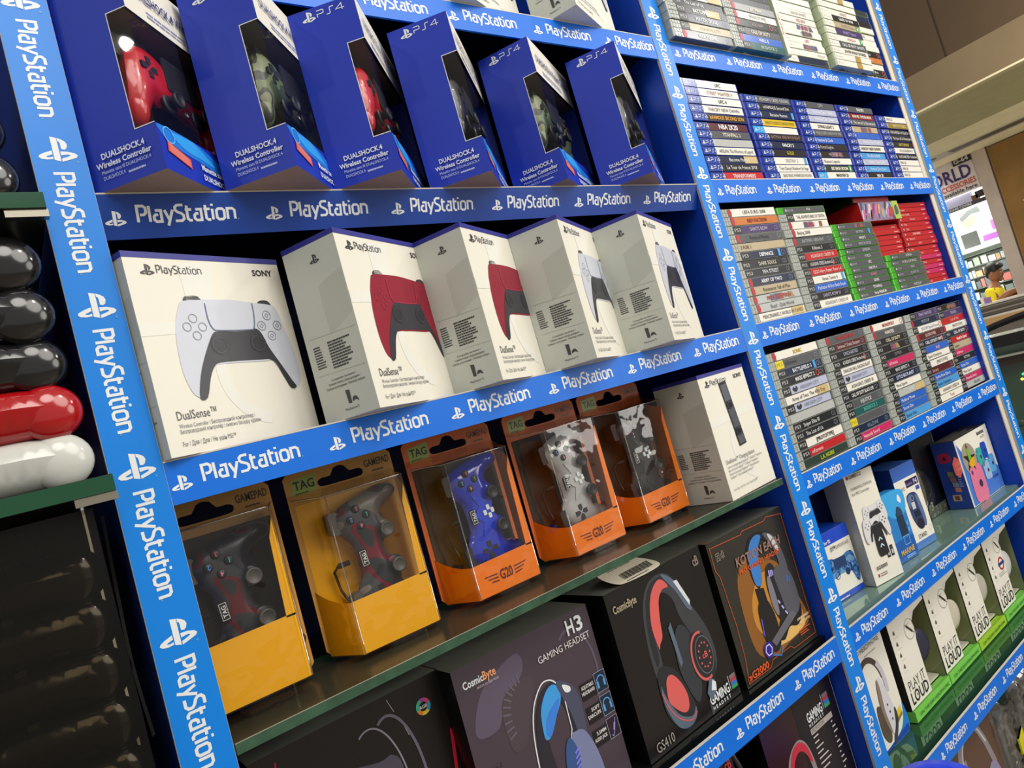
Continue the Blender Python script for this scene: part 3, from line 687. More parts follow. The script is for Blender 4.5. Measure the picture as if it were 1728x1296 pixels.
F.poly([(.195,.04),(.199,.04),(.2138,.14),(.2105,.145)], ink('c81e36'), 1); F.poly([(.025,.20),(.0265,.20),(.024,.188),(.021,.186)], ink('b01830'), 1)
F.line([(.012,.172),(.030,.176),(.034,.173),(.034,.150)], .0012, ink('c0b8b8'), 1); F.text('R', .016, .156, .012, ink('c0b8b8'), bold=True); F.ell(.038, .178, .0018, ink('8a8488'), 1)
mb.build('carton', root)
# H3 box
PUR = mat('card_plum', (70, 58, 68), .4)
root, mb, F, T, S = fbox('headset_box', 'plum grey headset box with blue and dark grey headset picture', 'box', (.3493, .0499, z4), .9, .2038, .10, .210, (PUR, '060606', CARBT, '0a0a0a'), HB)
F.text('H', .164, .185, .0175, PWHITE, w=.0115, bold=True); F.text('3', .1785, .185, .0175, PWHITE, w=.0115, bold=True)
F.text('GAMING HEADSET', .196, .1715, .0080, ink('d8d4d4'), w=.0835, al='r')
F.text('Cosmic', .0100, .1860, .0080, PWHITE, w=.0270, bold=True, lay=2); F.text('Byte', .0372, .1862, .0090, ink('f0a878'), w=.0175, bold=True, lay=2); F.text('SWITCH TO GEEK MODE', .026, .1805, .0026, ink('c8c0c4'), w=.030)
g1 = ink('5c5264'); g2 = ink('4c4048'); g3 = ink('625a68')
F.spl([(.012,.145),(.03,.175),(.06,.190),(.085,.196),(.092,.185),(.085,.170),(.055,.150),(.04,.130),(.015,.130)], g1, 1)
F.ring(.165, .140, .030, .0035, g1, 1, r2=.052, a0=-50, a1=120); F.spl([(.05,.150),(.075,.165),(.10,.162),(.085,.130),(.07,.10),(.05,.10)], g2, 1)
for k in range(10): a = R_(100+k*11); F.line([(.085+.026*math.cos(a), .128+.036*math.sin(a)), (.085+.037*math.cos(a), .128+.048*math.sin(a))], .0022, g3, 2)
F.poly([(.012,.07),(.05,.075),(.05,.05),(.06,.02),(.012,.02)], g2, 1); F.text('TATA', .014, .088, .009, g2, w=.02)
# headset picture
F.line(spline([(.074,.0),(.075,.05),(.080,.10),(.090,.13),(.106,.148),(.118,.150),(.128,.143),(.136,.125)], 4, False), .0016, PWHITE, 4)
F.spl([(.077,.0),(.079,.06),(.086,.108),(.100,.136),(.116,.145),(.135,.142),(.150,.128),(.154,.10),(.151,.06),(.142,.03),(.134,.05),(.135,.09),(.128,.12),(.112,.13),(.10,.112),(.098,.07),(.104,.03),(.1,0)], ink('2a2630'), 3)
F.spl([(.094,.10),(.098,.122),(.110,.138),(.122,.143),(.130,.136),(.129,.122),(.117,.108),(.103,.091),(.095,.090)], ink('3f9ae0'), 4); F.spl([(.098,.098),(.104,.112),(.118,.122),(.127,.124),(.117,.108),(.103,.091)], ink('3a7fdc'), 5)
F.spl([(.128,.142),(.148,.133),(.156,.110),(.154,.075),(.150,.03),(.138,.02),(.140,.06),(.138,.10)], ink('4a4c62'), 4); F.spl([(.136,.1365),(.146,.1305),(.145,.125),(.138,.127)], PWHITE, 5)
F.line([(.134,.118),(.133,.085),(.110,.040),(.108,.02)], .0013, PWHITE, 5)
F.spl([(.128,.075),(.138,.080),(.150,.075),(.160,.05),(.163,.015),(.150,-.0+.002),(.13,.002),(.122,.03)], ink('7880a4'), 5); F.spl([(.118,.070),(.128,.076),(.134,.05),(.120,.02),(.112,.01),(.110,.04)], ink('35568c'), 5)
for k in range(8): F.line([(.120+k*.0012, .016+k*.006), (.128+k*.0012, .020+k*.006)], .0022, ink('8a7cf0'), 6)
F.spl([(.080,.0),(.080,.030),(.090,.038),(.104,.025),(.108,.0)], ink('7a2836'), 4); F.text('H-3', .083, .024, .004, ink('50b0e0'), lay=6)
for i, (a, b) in enumerate((('ADJUSTABLE', 'HEADBAND'), ('SOFT', 'EARCUPS'), ('3.5MM', 'AUDIO JACK'))):
    zc = .116-.0285*i
    F.rect(.160, zc-.0115, .1835, zc+.0085, ink('1a1618'), 3); F.text(a, .1815, zc+.0015, .0040, ink('d8d4d4'), al='r', lay=4, maxw=.020, bold=True); F.text(b, .1815, zc-.0052, .0040, ink('d8d4d4'), al='r', lay=4, maxw=.021, bold=True)
    bc = ink('16263c' if i < 2 else '2a1626'); F.rect(.1845, zc-.012, .2025, zc+.012, bc, 3); F.line([(.1845, zc-.012), (.2025, zc-.012), (.2025, zc+.012), (.1845, zc+.012)], .0006, ink('a0a4b8'), 4, True)
    cc = ink('5aa0e0')
    if i < 2: F.ring(.1935, zc+.001, .0060, .0014, cc, 4, a0=0, a1=180); F.rect(.1865, zc-.007, .1895, zc+.001, cc, 4); F.rect(.1975, zc-.007, .2005, zc+.001, cc, 4)
    else: F.line([(.188, zc-.008), (.190, zc-.010), (.193, zc-.006), (.199, zc+.009)], .0010, ink('8a90d0'), 4); F.line([(.193, zc-.004), (.1965, zc+.004)], .0026, ink('8a90d0'), 4)
S.text('www.thecosmicbyte.com', .004, .02, .004, ink('606060'), w=.05)
mb.build('carton', root)
# GS410 box
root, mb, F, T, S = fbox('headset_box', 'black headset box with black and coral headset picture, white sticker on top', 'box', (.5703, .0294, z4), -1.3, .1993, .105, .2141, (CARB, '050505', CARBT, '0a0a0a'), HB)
F.text('CosmicByte', .008, .1865, .0095, ink('a89c84'), w=.044, bold=True); F.text('cB', .176, .1905, .013, ink('8a8070'), w=.013, bold=True)
cor, gry, drk, slt = ink('d8605c'), ink('3c3e42'), ink('26282c'), ink('5a6a7c')
F.spl([(.050,.085),(.050,.13),(.060,.175),(.080,.200),(.105,.205),(.125,.196),(.140,.170),(.148,.150),(.165,.115),(.172,.085),(.170,.060),(.158,.045),(.148,.05),(.140,.08),(.134,.11),(.122,.14),(.118,.165),(.104,.180),(.088,.175),(.075,.15),(.068,.115),(.066,.090),(.060,.078)], gry, 1, 4)
F.spl([(.068,.118),(.066,.150),(.078,.182),(.096,.197),(.108,.196),(.116,.184),(.104,.184),(.092,.174),(.084,.150),(.080,.130),(.072,.122)], cor, 3)
F.spl([(.056,.10),(.056,.135),(.066,.175),(.082,.196),(.105,.2015),(.122,.193),(.112,.196),(.096,.198),(.079,.185),(.066,.152),(.064,.11)], drk, 2)
F.spl([(.108,.203),(.128,.190),(.142,.165),(.150,.14),(.140,.145),(.128,.172)], slt, 3); F.poly([(.128,.187),(.136,.186),(.150,.152),(.147,.146)], ink('d8dce0'), 4)
F.spl([(.048,.060),(.050,.085),(.062,.096),(.080,.088),(.092,.070),(.100,.045),(.104,.022),(.094,.008),(.080,.006),(.062,.018),(.050,.038)], drk, 4); F.spl([(.050,.050),(.052,.075),(.056,.058),(.070,.030),(.092,.018),(.103,.026),(.100,.014),(.082,.008),(.062,.018)], slt, 5)
F.spl([(.058,.055),(.064,.078),(.076,.080),(.088,.065),(.094,.045),(.090,.030),(.080,.028),(.066,.040)], cor, 6); F.line(spline([(.050,.066),(.056,.044),(.070,.024),(.090,.014),(.103,.020)], 4, False), .0016, cor, 6)
F.spl([(.094,.075),(.098,.11),(.110,.13),(.125,.125),(.135,.10),(.134,.07),(.122,.035),(.108,.03)], ink('33363c'), 3); F.poly([(.094,.135),(.101,.140),(.103,.085),(.097,.080)], slt, 4)
F.spl([(.120,.070),(.128,.105),(.145,.110),(.160,.095),(.166,.070),(.160,.048),(.142,.042),(.126,.052)], drk, 5); F.ring(.143, .077, .0215, .0035, cor, 6, r2=.0315, a0=70, a1=290)
F.ring(.147, .077, .0175, .0012, ink('6a6c72'), 7, r2=.025)
for k in range(12): a = R_(k*30); F.ell(.147+.0115*math.cos(a), .077+.0165*math.sin(a), .0017, cor, 8, n=6)
F.text('cB', .147, .073, .008, cor, al='c', lay=9, bold=True); F.poly([(.131,.030),(.143,.046),(.152,.040),(.148,.024),(.135,.018)], slt, 7); F.poly([(.140,.030),(.147,.042),(.153,.036),(.150,.026)], ink('e0e4e8'), 8)
for k in range(9): F.rect(.1325-.0015, .018-k*.0022, .1375-.0015, .0195-k*.0022, ink('55575c'), 2)
F.text('GAMING', .132, .0125, .0125, PWHITE, w=.044, bold=True)
for k, ch in enumerate('HEADSET'): F.text(ch, .136+k*.0062, .0050, .0045, PWHITE, al='c', bold=True)
F.rect(.1795, .012, .1803, .032, PWHITE, 2)
for k, cc in enumerate(('78706c', 'b03c44', '2f6fc0', '3a9a60')): F.rect(.183, .026-k*.0048, .1965, .0308-k*.0048, ink(cc), 2)
F.text('GS410', .0150, .0060, .0120, ink('a8a49c'), w=.035)
mb.build('carton', root)
mb = MB(); lab = ink('e6dfc8')
a_, b_ = V((0, .052, .030)).normalized(), 0
K = Cv(mb, (.016, -.004, .2150), (1, 0, 0), a_)
K.spl([(.004,.030),(.012,.008),(.030,.001),(.088,.0),(.098,.010),(.080,.034),(.055,.048),(.018,.044)], lab, 0, 4)
for k in range(24): K.rect(.030+k*.0024, .007, .0311+k*.0024+(k % 3)*.0004, .019, ink('2a2a28'), 1)
K.greek(.030, .0025, .055, .0028, 1, ink('3a3a36'), 1, 9); K.greek(.022, .030, .05, .010, 3, ink('8a8474'), 1, 5)
mb.build('price_sticker', root)

# G2000 box
OLV = patches('fiery_print', [(44, 42, 34), (44, 42, 34), (110, 66, 26), (176, 108, 36)], 9, .4, [0, .46, .55, .62])
OLB = mat('card_olive', (46, 43, 36), .35)
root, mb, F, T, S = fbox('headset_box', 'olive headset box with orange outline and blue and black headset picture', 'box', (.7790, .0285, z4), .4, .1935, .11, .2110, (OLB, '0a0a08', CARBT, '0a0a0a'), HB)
o1 = ink('d05a2c')
F.spl([(.04,.04),(.04,.13),(.07,.165),(.11,.155),(.15,.13),(.17,.08),(.18,.03),(.12,.02),(.08,.015)], ink('8c5a24'), 1); F.spl([(.06,.06),(.06,.10),(.09,.13),(.12,.13),(.15,.10),(.17,.06),(.165,.03),(.11,.025)], ink('c08432'), 2); F.spl([(.08,.03),(.10,.05),(.14,.05),(.17,.04),(.165,.028),(.12,.022)], ink('e0b468'), 3)
F.line([(.005,.006),(.060,.006),(.070,.014),(.118,.014),(.125,.008),(.187,.008),(.187,.060),(.189,.20),(.150,.206),(.142,.202),(.085,.204),(.080,.200),(.005,.203),(.004,.170),(.010,.160),(.014,.090),(.012,.04)], .0009, o1, 4, True)
F.text('KOTION EACH', .050, .160, .0125, ink('9a7468'), w=.115, bold=True, lay=8, sh=.2); F.text('PRO GAMING HEADSET', .052, .1475, .0068, o1, w=.108, bold=True, lay=8)
F.text('因卓', .012, .182, .0095, ink('8c8474'), w=.020)
bl, bk, lg, pv = ink('3a7cc8'), ink('1c1a1c'), ink('55565e'), ink('6a5cf0')
F.spl([(.078,.130),(.078,.165),(.092,.186),(.110,.192),(.128,.190),(.150,.182),(.160,.165),(.166,.13),(.155,.12),(.150,.150),(.140,.168),(.118,.180),(.104,.165),(.098,.135),(.088,.115)], bk, 4)
F.spl([(.080,.125),(.081,.160),(.094,.182),(.112,.189),(.124,.184),(.112,.172),(.103,.155),(.100,.130),(.092,.118)], bl, 5)
F.spl([(.130,.186),(.152,.178),(.163,.155),(.166,.12),(.150,.115),(.148,.145),(.142,.165)], lg, 5); F.spl([(.140,.182),(.153,.172),(.158,.152),(.150,.156)], ink('c8c8cc'), 6)
F.poly([(.076,.118),(.096,.113),(.096,.090),(.076,.095)], bk, 5)
F.spl([(.066,.055),(.070,.09),(.085,.10),(.098,.09),(.104,.06),(.100,.03),(.085,.02),(.072,.03)], bk, 6); F.spl([(.104,.105),(.112,.135),(.128,.140),(.136,.12),(.135,.08),(.125,.055),(.110,.062)], ink('242228'), 6); F.spl([(.104,.09),(.108,.12),(.116,.122),(.118,.09),(.114,.066),(.107,.07)], ink('7c7a84'), 7)
F.spl([(.128,.125),(.150,.130),(.166,.115),(.172,.09),(.168,.060),(.150,.050),(.134,.06),(.130,.09)], lg, 7); F.spl([(.130,.07),(.15,.052),(.17,.062),(.166,.045),(.15,.035),(.13,.04),(.11,.028),(.098,.035),(.105,.05)], bk, 6)
for k in range(3): F.line([(.118+k*.004, .132-k*.001), (.1165+k*.004, .122)], .0024, ink('b8b0ff'), 8)
for k in range(4): F.line([(.119+k*.005, .085-k*.010), (.1225+k*.005, .079-k*.010)], .0030, ink('b8b0ff'), 8)
F.line([(.154,.102),(.157,.110),(.160,.100),(.163,.108)], .0016, bl, 8)
F.poly([(.078,.038),(.140,.060),(.150,.056),(.152,.050),(.085,.028)], ink('63626c'), 8); F.ell(.066, .030, .0115, ink('2a1f90'), 8); F.ring(.066, .030, .0080, .0018, ink('d0c8ff'), 9, n=6)
F.line([(.070,.075),(.066,.05)], .002, pv, 7); F.line([(.072,.02),(.09,.012),(.10,.022)], .002, bl, 8)
F.text('SUPPORTS MOBILES /', .150, .0400, .0036, ink('f0d8b0'), w=.033, lay=9, bold=True); F.text('TABLETS / LAPTOPS', .153, .0335, .0036, ink('f0d8b0'), w=.030, lay=9, bold=True)
F.greek(.148, .018, .030, .010, 3, ink('c85a24'), 9, 2)
F.text('»G2000', .007, .0085, .0095, ink('e8602c'), w=.050, bold=True, lay=6)
T.spl([(.0,.0),(.012,.0),(.016,.012),(.004,.016)], ink('7c6a4c'), 2)
mb.build('carton', root)
# shelf below: two boxes partly hidden by the strip, black headset between
z5 = LT['L5']+.0006
MAR = mat('card_maroon', (50, 22, 20), .3)
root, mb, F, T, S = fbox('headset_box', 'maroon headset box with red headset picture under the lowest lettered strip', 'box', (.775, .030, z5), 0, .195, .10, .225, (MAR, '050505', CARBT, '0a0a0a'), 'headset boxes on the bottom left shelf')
F.rect(.085, 0, .195, .225, ink('181214'), 1)
F.spl([(.030,.03),(.030,.10),(.045,.140),(.075,.155),(.095,.140),(.103,.10),(.100,.05),(.095,.05),(.094,.10),(.088,.128),(.072,.140),(.052,.128),(.042,.10),(.040,.03)], ink('8c8484'), 2); F.spl([(.040,.120),(.055,.145),(.075,.152),(.092,.140),(.098,.115),(.092,.118),(.086,.132),(.072,.140),(.056,.132),(.048,.115)], ink('c02c3c'), 3)
F.spl([(.035,.02),(.040,.075),(.055,.085),(.075,.07),(.085,.04),(.08,.005),(.05,.002)], ink('a82434'), 4); F.spl([(.085,.02),(.088,.07),(.098,.085),(.105,.06),(.104,.02)], ink('a8202c'), 3)
F.text('GAMING', .112, .163, .0135, PWHITE, w=.043, bold=True, lay=2)
for k, ch in enumerate('HEADSET'): F.text(ch, .115+k*.0062, .1565, .0042, PWHITE, al='c', bold=True, lay=2)
F.rect(.158, .164, .1588, .186, PWHITE, 2); F.rect(.112, .145, .174, .1535, ink('b0a8a0'), 2); F.text('SPECIFICATION', .114, .147, .005, ink('403838'), w=.035, lay=3)
for k, cc in enumerate(('78706c', 'b03c44', '2f6fc0', '3a9a60')): F.rect(.162, .179-k*.0052, .177, .1842-k*.0052, ink(cc), 2)
for k in range(15):
    zz = .139-k*.0078; w = (.014, .012, .02, .016, .026, .03, .022)[k % 7]
    F.rect(.114, zz, .114+w, zz+.0020, ink('c8c0bc'), 2); F.rect(.166, zz, .166+(.004, .009, .011)[k % 3], zz+.0022, ink('c8c0bc'), 2)
F.poly([(.150,.0),(.185,.0),(.185,.035),(.165,.03)], ink('c8c4bc'), 2); F.line([(.1945,0),(.1945,.225)], .0008, ink('c8c4bc'), 2)
mb.build('carton', root)
root, mb, F, T, S = fbox('headset_box', 'dark red headset box mostly hidden by the strip, left of black headset', 'box', (.52, .030, z5), 0, .190, .10, .215, (MAR, '050505', CARBT, '0a0a0a'), 'headset boxes on the bottom left shelf')
F.text('cB', .170, .193, .013, ink('d0483c'), w=.014, bold=True); F.rect(0, 0, .12, .20, ink('181214'), 1)
mb.build('carton', root)
hs = thing('headset', 'black headset standing between the two dark red boxes', 'headset', (.742, .095, z5), R_(90))
hs.scale = (.8, .72, .98)
mb = MB(); arc = [(.062*math.cos(R_(a)), 0, .115+.095*math.sin(R_(a))) for a in range(0, 181, 12)]
mb.tube(arc, .0085, BLACK, 10); mb.build('headband', hs)
for sx in (-1, 1):
    mb = MB(); mb.lathe([(.030, -.012), (.040, -.008), (.042, .004), (.034, .016), (.015, .019)], BLACK, Matrix.Translation((sx*.060, 0, .075)) @ Matrix.Rotation(R_(90*sx), 4, 'Y'), 22); mb.build('ear_cup', hs)
mb = MB(); mb.tube([(.06, 0, .04), (.06, .0, .012), (.03, .02, .004), (-.04, .03, .004)], .003, BLACK); mb.build('cable', hs)
# ------------------------------------------------------------------ game cases
CN = {'W': ('e9e5da', 'white'), 'K': ('222226', 'black'), 'G': ('54565a', 'grey'), 'R': ('bb2228', 'red'), 'B': ('2b62c4', 'blue'), 'N': ('1c2844', 'navy'), 'Y': ('d9b92c', 'yellow'),
 'T': ('b8a888', 'tan'), 'O': ('c8763a', 'orange'), 'P': ('c42a62', 'pink'), 'L': ('b4b8d0', 'lilac'), 'V': ('4a3a6a', 'purple'), 'E': ('1f5a56', 'teal'), 'C': ('4a9ad8', 'light blue'), 'M': ('5a2228', 'maroon'), 'D': ('8e7a3a', 'gold'), 'S': ('b6b8b4', 'silver'), 'F': ('2c3c34', 'dark green'), 'Z': ('96989a', 'pale grey'), 'H': ('7a1c24', 'dark red')}
SH3 = mat('case_clear', (158, 162, 156), .18, spec=.7, var=.1, vscale=120); SH3R = mat('case_rib', (172, 177, 170), .2)
SH4 = mat('case_blue', (20, 44, 150), .2, spec=.6); SHX = mat('case_green', (66, 168, 36), .2, spec=.6); SHW = mat('case_white', (176, 188, 156), .3); SHS = mat('case_red', (178, 30, 38), .3); SHV = mat('case_red_glossy', (178, 30, 38), .3)
TH = .0149; PITCH = .01535; CW = .172
THK = {'4': TH, '3': TH, 'x': .0127, 'w': TH, 's': .0112}
SHELLS = {}
def shell_mesh(kind):
    if kind in SHELLS: return SHELLS[kind]
    mb = MB(); th = THK[kind]; d = .135 if kind != 's' else .105; w = CW if kind != 's' else .170
    m = {'4': SH4, '3': SH3, 'x': SHX, 'w': SHW, 's': SHS}[kind]
    mb.rbox((0, 0, .0003), (w, d, th), m, r=.0035, n=3)
    if kind == '3':
        for k, x in enumerate((.003, .0105, .018)):
            mb.rbox((x, -.0008, .0012), (x+.0055, .002, th*.44), SH3R, r=.0008); mb.rbox((x, -.0008, th*.56), (x+.0055, .002, th-.0012), SH3R, r=.0008)
    if kind == '4': mb.rbox((.003, -.0006, .002), (.009, .002, th-.002), SH4, r=.001)
    o = mb.build('case_shell'); me = o.data; bpy.data.objects.remove(o); SHELLS[kind] = me; return me
def insert_mesh(kind, code, title, tcol, opt, seed, bottom):
    mb = MB(); th = THK[kind[0]]; F = Cv(mb, (0, 0, 0), (1, 0, 0), (0, 0, 1), .0002)
    base = ink(CN[code][0], .25); tc = ink(tcol, .3); y0, y1 = .0009, th-.0006; m = (y0+y1)/2; H = y1-y0; rd = random.Random(seed)
    F.d = 1 if kind[0] not in '3' else 1
    if kind[0] == '4':
        lb = ink('1c3f9c' if 'c' not in kind else '3aa0e0', .25)
        F.rect(.0115, y0, .166, y1, base, 1); F.poly([(.0115, y0), (.047, y0), (.049, m), (.047, y1), (.0115, y1)], lb, 2)
        F.line([(.047, y0), (.049, m), (.047, y1)], .0006, PWHITE, 3)
        F.logo(.020, m, .0085, PWHITE, 3); ps4mark(F, .0265, m-H*.22, H*.44, PWHITE, 3); x0, x1 = .053, .164
    elif kind[0] == '3':
        F.rect(.0255, y0, .168, y1, base, 1)
        if 'r' in kind: F.poly([(.0255, y0), (.034, y0), (.036, m), (.034, y1), (.0255, y1)], ink('b02028'), 2); x0 = .040
        elif 'n' in kind: x0 = .03
        else:
            F.rect(.0255, y0, .049, y1, ink('e0cc20' if 'y' in kind else '1e1e20'), 2); F.text('PS3', .0285, m-H*.2, H*.42, ink('9a9208' if 'y' in kind else 'c8c8c8'), w=.017, lay=3); x0 = .053
        x1 = .165
        if code in 'KGNMVH' and 'n' not in kind:
            F.ring(.153, m, H*.28, .0006, ink('9aa0b0'), 3, n=10); F.line([(.159, y0+.002), (.161, m), (.159, y1-.002)], .0007, ink('8a90a0'), 3); x1 = .147
    elif kind[0] == 'x':
        F.rect(.021, y0, .167, y1, base, 1); F.ell(.029, m, H*.22, ink('c8c8c8'), 2, n=8); F.text('XBOX ONE', .033, m-H*.2, H*.36, ink('b0b2b4'), w=.020, lay=2); x0, x1 = .06, .155
    elif kind[0] == 'w':
        F.rect(.004, y0, .168, y1, ink(CN['W'][0], .25), 1); F.ell(.012, m, H*.2, ink('b8b8b0'), 2, n=8); F.greek(.018, m-.0015, .022, .003, 1, ink('c8c8c0'), 2, seed)
        if code != 'W': F.poly([(.046, y0), (.166, y0), (.166, y1), (.044, y1)], base, 2)
        x0, x1 = .052, .160
    else:
        F.rect(.003, y0, .167, y1, base, 1); F.rect(.008, m-H*.2, .011, m+H*.2, PWHITE, 2); x0, x1 = .018, .120; F.greek(.138, m-.002, .022, .004, 1, ink('e8b0b0'), 2, seed)
    if title:
        W = (x1-x0)*.92; h = H*.48
        big = '!' in opt; h = H*.66 if big else h
        pos = {'<': (x0+.002, 'l'), '>': (x1-.002, 'r')}.get(opt[:1], ((x0+x1)/2, 'c'))
        F.text(title, pos[0], m-h/2, h, tc, al=pos[1], lay=4, bold=big or 'b' in opt, maxw=W)
    if 'G' in opt: F.rect(x1-.016, y0, x1-.004, y1, ink('3a9a50'), 3); F.rect(x1-.012, m-.003, x1-.008, m+.003, PWHITE, 4)
    if 'Q' in opt: F.ring(x1-.006, m, H*.36, .0014, ink('d8584a'), 4, n=12)
    if 'C' in opt: F.rect(x1-.010, y0, x1-.002, y1, ink('3f9ad8'), 4)
    if 'T' in opt: F.rect(x1-.040, y0, x1, y1, ink('c8b078'), 3)
    if 'J' in opt: F.rect((x0+x1)/2-.012, y0, (x0+x1)/2+.012, y1, ink('b08a3c'), 3)
    if 'X' in opt: F.spl([(x0+.002, m), (x0+.006, y1-.002), (x0+.010, m+.001), (x0+.014, y1-.002), (x0+.018, m), (x0+.010, y0+.002)], ink('2a2a2e'), 4, 3)
    if 'A' in opt:
        for k in range(7):
            cc = ink(((150, 84, 66), (86, 100, 140), (160, 140, 96), (96, 78, 108), (96, 116, 112), (150, 80, 96))[rd.randrange(6)], .3)
            a = x0 + (x1-x0)*(.25+rd.random()*.5); F.poly([(a, y0+.001), (a+.016*rd.random()+.004, y0+.0015), (a+.012, y1-.002), (a+.002, y1-.001)], cc, 3)
    if bottom:
        U = Cv(mb, (0, .130, .0003), (1, 0, 0), (0, -1, 0), .0002); U.rect(.006, .004, .166, .129, base if code != 'W' else ink('9aa0a8'), 1)
        for k in range(9):
            a = rd.uniform(.01, .13); b = rd.uniform(.01, .09); cc = ink(rd.choice(['20242c', '6a6e78', '3c4452', 'a8a8ac', '14161c']), .3)
            U.poly([(a, b), (a+.03, b+.004), (a+.034, b+.03), (a+.006, b+.034)], cc, 2)
    o = mb.build('cover_insert'); me = o.data; bpy.data.objects.remove(o); return me
ORD = ['bottom', 'second from bottom', 'third from bottom', 'fourth from bottom', 'fifth from bottom', 'sixth from bottom', 'seventh from bottom', 'eighth from bottom', 'ninth from bottom', 'tenth from bottom', 'eleventh from bottom', 'twelfth from bottom', 'thirteenth from bottom', 'fourteenth from bottom', 'fifteenth from bottom', 'sixteenth from bottom', 'seventeenth from bottom', 'eighteenth from bottom']
KW = {'4': 'blue game case', '3': 'clear game case', 'x': 'green game case', 'w': 'pale game case', 's': 'slim red game case'}
SC = [0]
def put_case(kind, code, title, tcol, opt, loc, label, group, rz=0, bottom=False, upright=False):
    k = kind[0]; root = thing('game_case', label, 'game case', loc, rz, group)
    s = bpy.data.objects.new('case_shell', shell_mesh(k)); COL.objects.link(s); s.parent = root
    SC[0] += 1
    i = bpy.data.objects.new('cover_insert', insert_mesh(kind, code, title, tcol, opt, SC[0], bottom)); COL.objects.link(i); i.parent = root
    if upright:
        s.rotation_euler = i.rotation_euler = (0, R_(90), 0); s.location = i.location = (0, 0, CW)
    return root
def stack(x, y, z0, items, sname, shelf, over=False, dx=0.0, z_extra=0):
    """items listed from the top down, as they read in the pile"""
    n = len(items); rd = random.Random(int(x*1000)); z = z0 + .0005 + z_extra
    for i in range(n):
        kind, code, title, tcol, opt = (list(items[n-1-i]) + ['', ''])[:5]
        th = PITCH if kind[0] not in 'sx' else (.0116 if kind[0] == 's' else .0131)
        lab = '%s-spined %s, %s, %s stack, %s right shelf' % (CN[code][1], KW[kind[0]], ORD[i], sname, shelf)
        put_case(kind, code, title, tcol or ('e8e8e8' if code in 'KGRBNPVEMHFSL' else '3a3a3a'), opt or ' ', (x+rd.uniform(-.0012, .0012)+dx*i, y+rd.uniform(-.0015, .002), z), lab, 'game cases on the %s shelf of the right bay' % shelf, R_(rd.uniform(-.35, .35)), bottom=over and i == 0)
        z += th
I = lambda *a: a
# second shelf: blue cases
z = RT['R2']; yb = .0062
stack(1.0175, yb, z, [I('4','W','UFC','','b<'), I('4','W','STREET FIGHTER V','7a4a3a',''), I('4','W','UFC 4','','b<'), I('4','W','FARCRY NEW DAWN','4a3a3a',''), I('4','K','inFAMOUS SECOND SON','e0a020','b'), I('4','M','NBA 2K20','','!'), I('4','G','TITANFALL 2','d8d4c8','b'), I('4','S','','',''), I('4','W','ARSLAN: The Warriors of Legend','',''), I('4','N','Become Human','','T'), I('4','K','Le Tour de France 2018','',''), I('4','R','TRANSFORMERS','f0d0d0','b')], 'leftmost', 'second')
stack(1.1925, yb, z, [I('4','G',"ASSASSIN'S CREED ORIGINS",'c8ccd0',''), I('4','K','inFAMOUS Second Son','',''), I('4','N','Become Human','','C'), I('4','Y','NARUTO X BORUTO SHINOBI STRIKER','6a5a20',''), I('4c','W','','',''), I('4','K','BATMAN ARKHAM KNIGHT','a08078',''), I('4','N','FARCRY 5','e8ece8','b'), I('4','K','GOLD','b8a830','b'), I('4','W','DESTINY 2','8a9098','C'), I('4','W',"Tom Clancy's Rainbow Six Siege",'',''), I('4','W','DEAD RISING 4 FRANKS BIG PACKAGE','','')], 'second', 'second')
stack(1.3675, yb, z, [I('4','G','CITY','c8ccd8',''), I('4','L','Horizon Zero Dawn','f4f4ff',''), I('4','L','Horizon Zero Dawn','f4f4ff',''), I('4','W','DYING LIGHT 2','4a3a3a','b<'), I('4','G','MIDDLE-EARTH SHADOW OF WAR','b0b4b8',''), I('4','B','Ratchet & Clank','','<'), I('4','K','Portal Knights','c8c8c8','<'), I('4','K','VR WORLDS','d0a8a0','A'), I('4','W','Rayman Legends','','<'), I('4','F','BIG BASH BOOM','f0e8d8','bG'), I('4c','W','MADDEN 20','','b<')], 'middle', 'second')
stack(1.5425, yb, z, [I('4','G','FARCRY','e8e8e8','b'), I('4','H','MARVEL SPIDER-MAN','f0d8d0','b'), I('4','G','The Last of Us Remastered','',''), I('4','T','STREET','a86a40','A'), I('4','B','','',''), I('4','L','Horizon Zero Dawn','f4f4ff',''), I('4','W','FARCRY NEW DAWN','5a4a4a','<b'), I('4','C','FALLEN ORDER','e8f0f4',''), I('4','L','Horizon Zero Dawn','f4f4ff',''), I('4','C','Horizon Zero Dawn','d8ecf4',''), I('4','K','NBA 2K','e8e8e8','b')], 'fourth', 'second')
stack(1.7165, yb, z, [I('4','W','FIFA 20','','<'), I('4','D','WATCH DOGS 2','f0e0a0',''), I('4','K',"UNCHARTED 4: A Thief's End",'',''), I('4','K','The Last of Us Remastered','',''), I('4','K','BATTLEFIELD','e8d060','Q'), I('4','W','SOULCALIBUR VI','','C'), I('4','K','UNCHARTED Collection','',''), I('4','W','FIFA 20','','<'), I('4','W','FIFA 20','','<'), I('4','W','FIFA 20','','<')], 'rightmost', 'second')
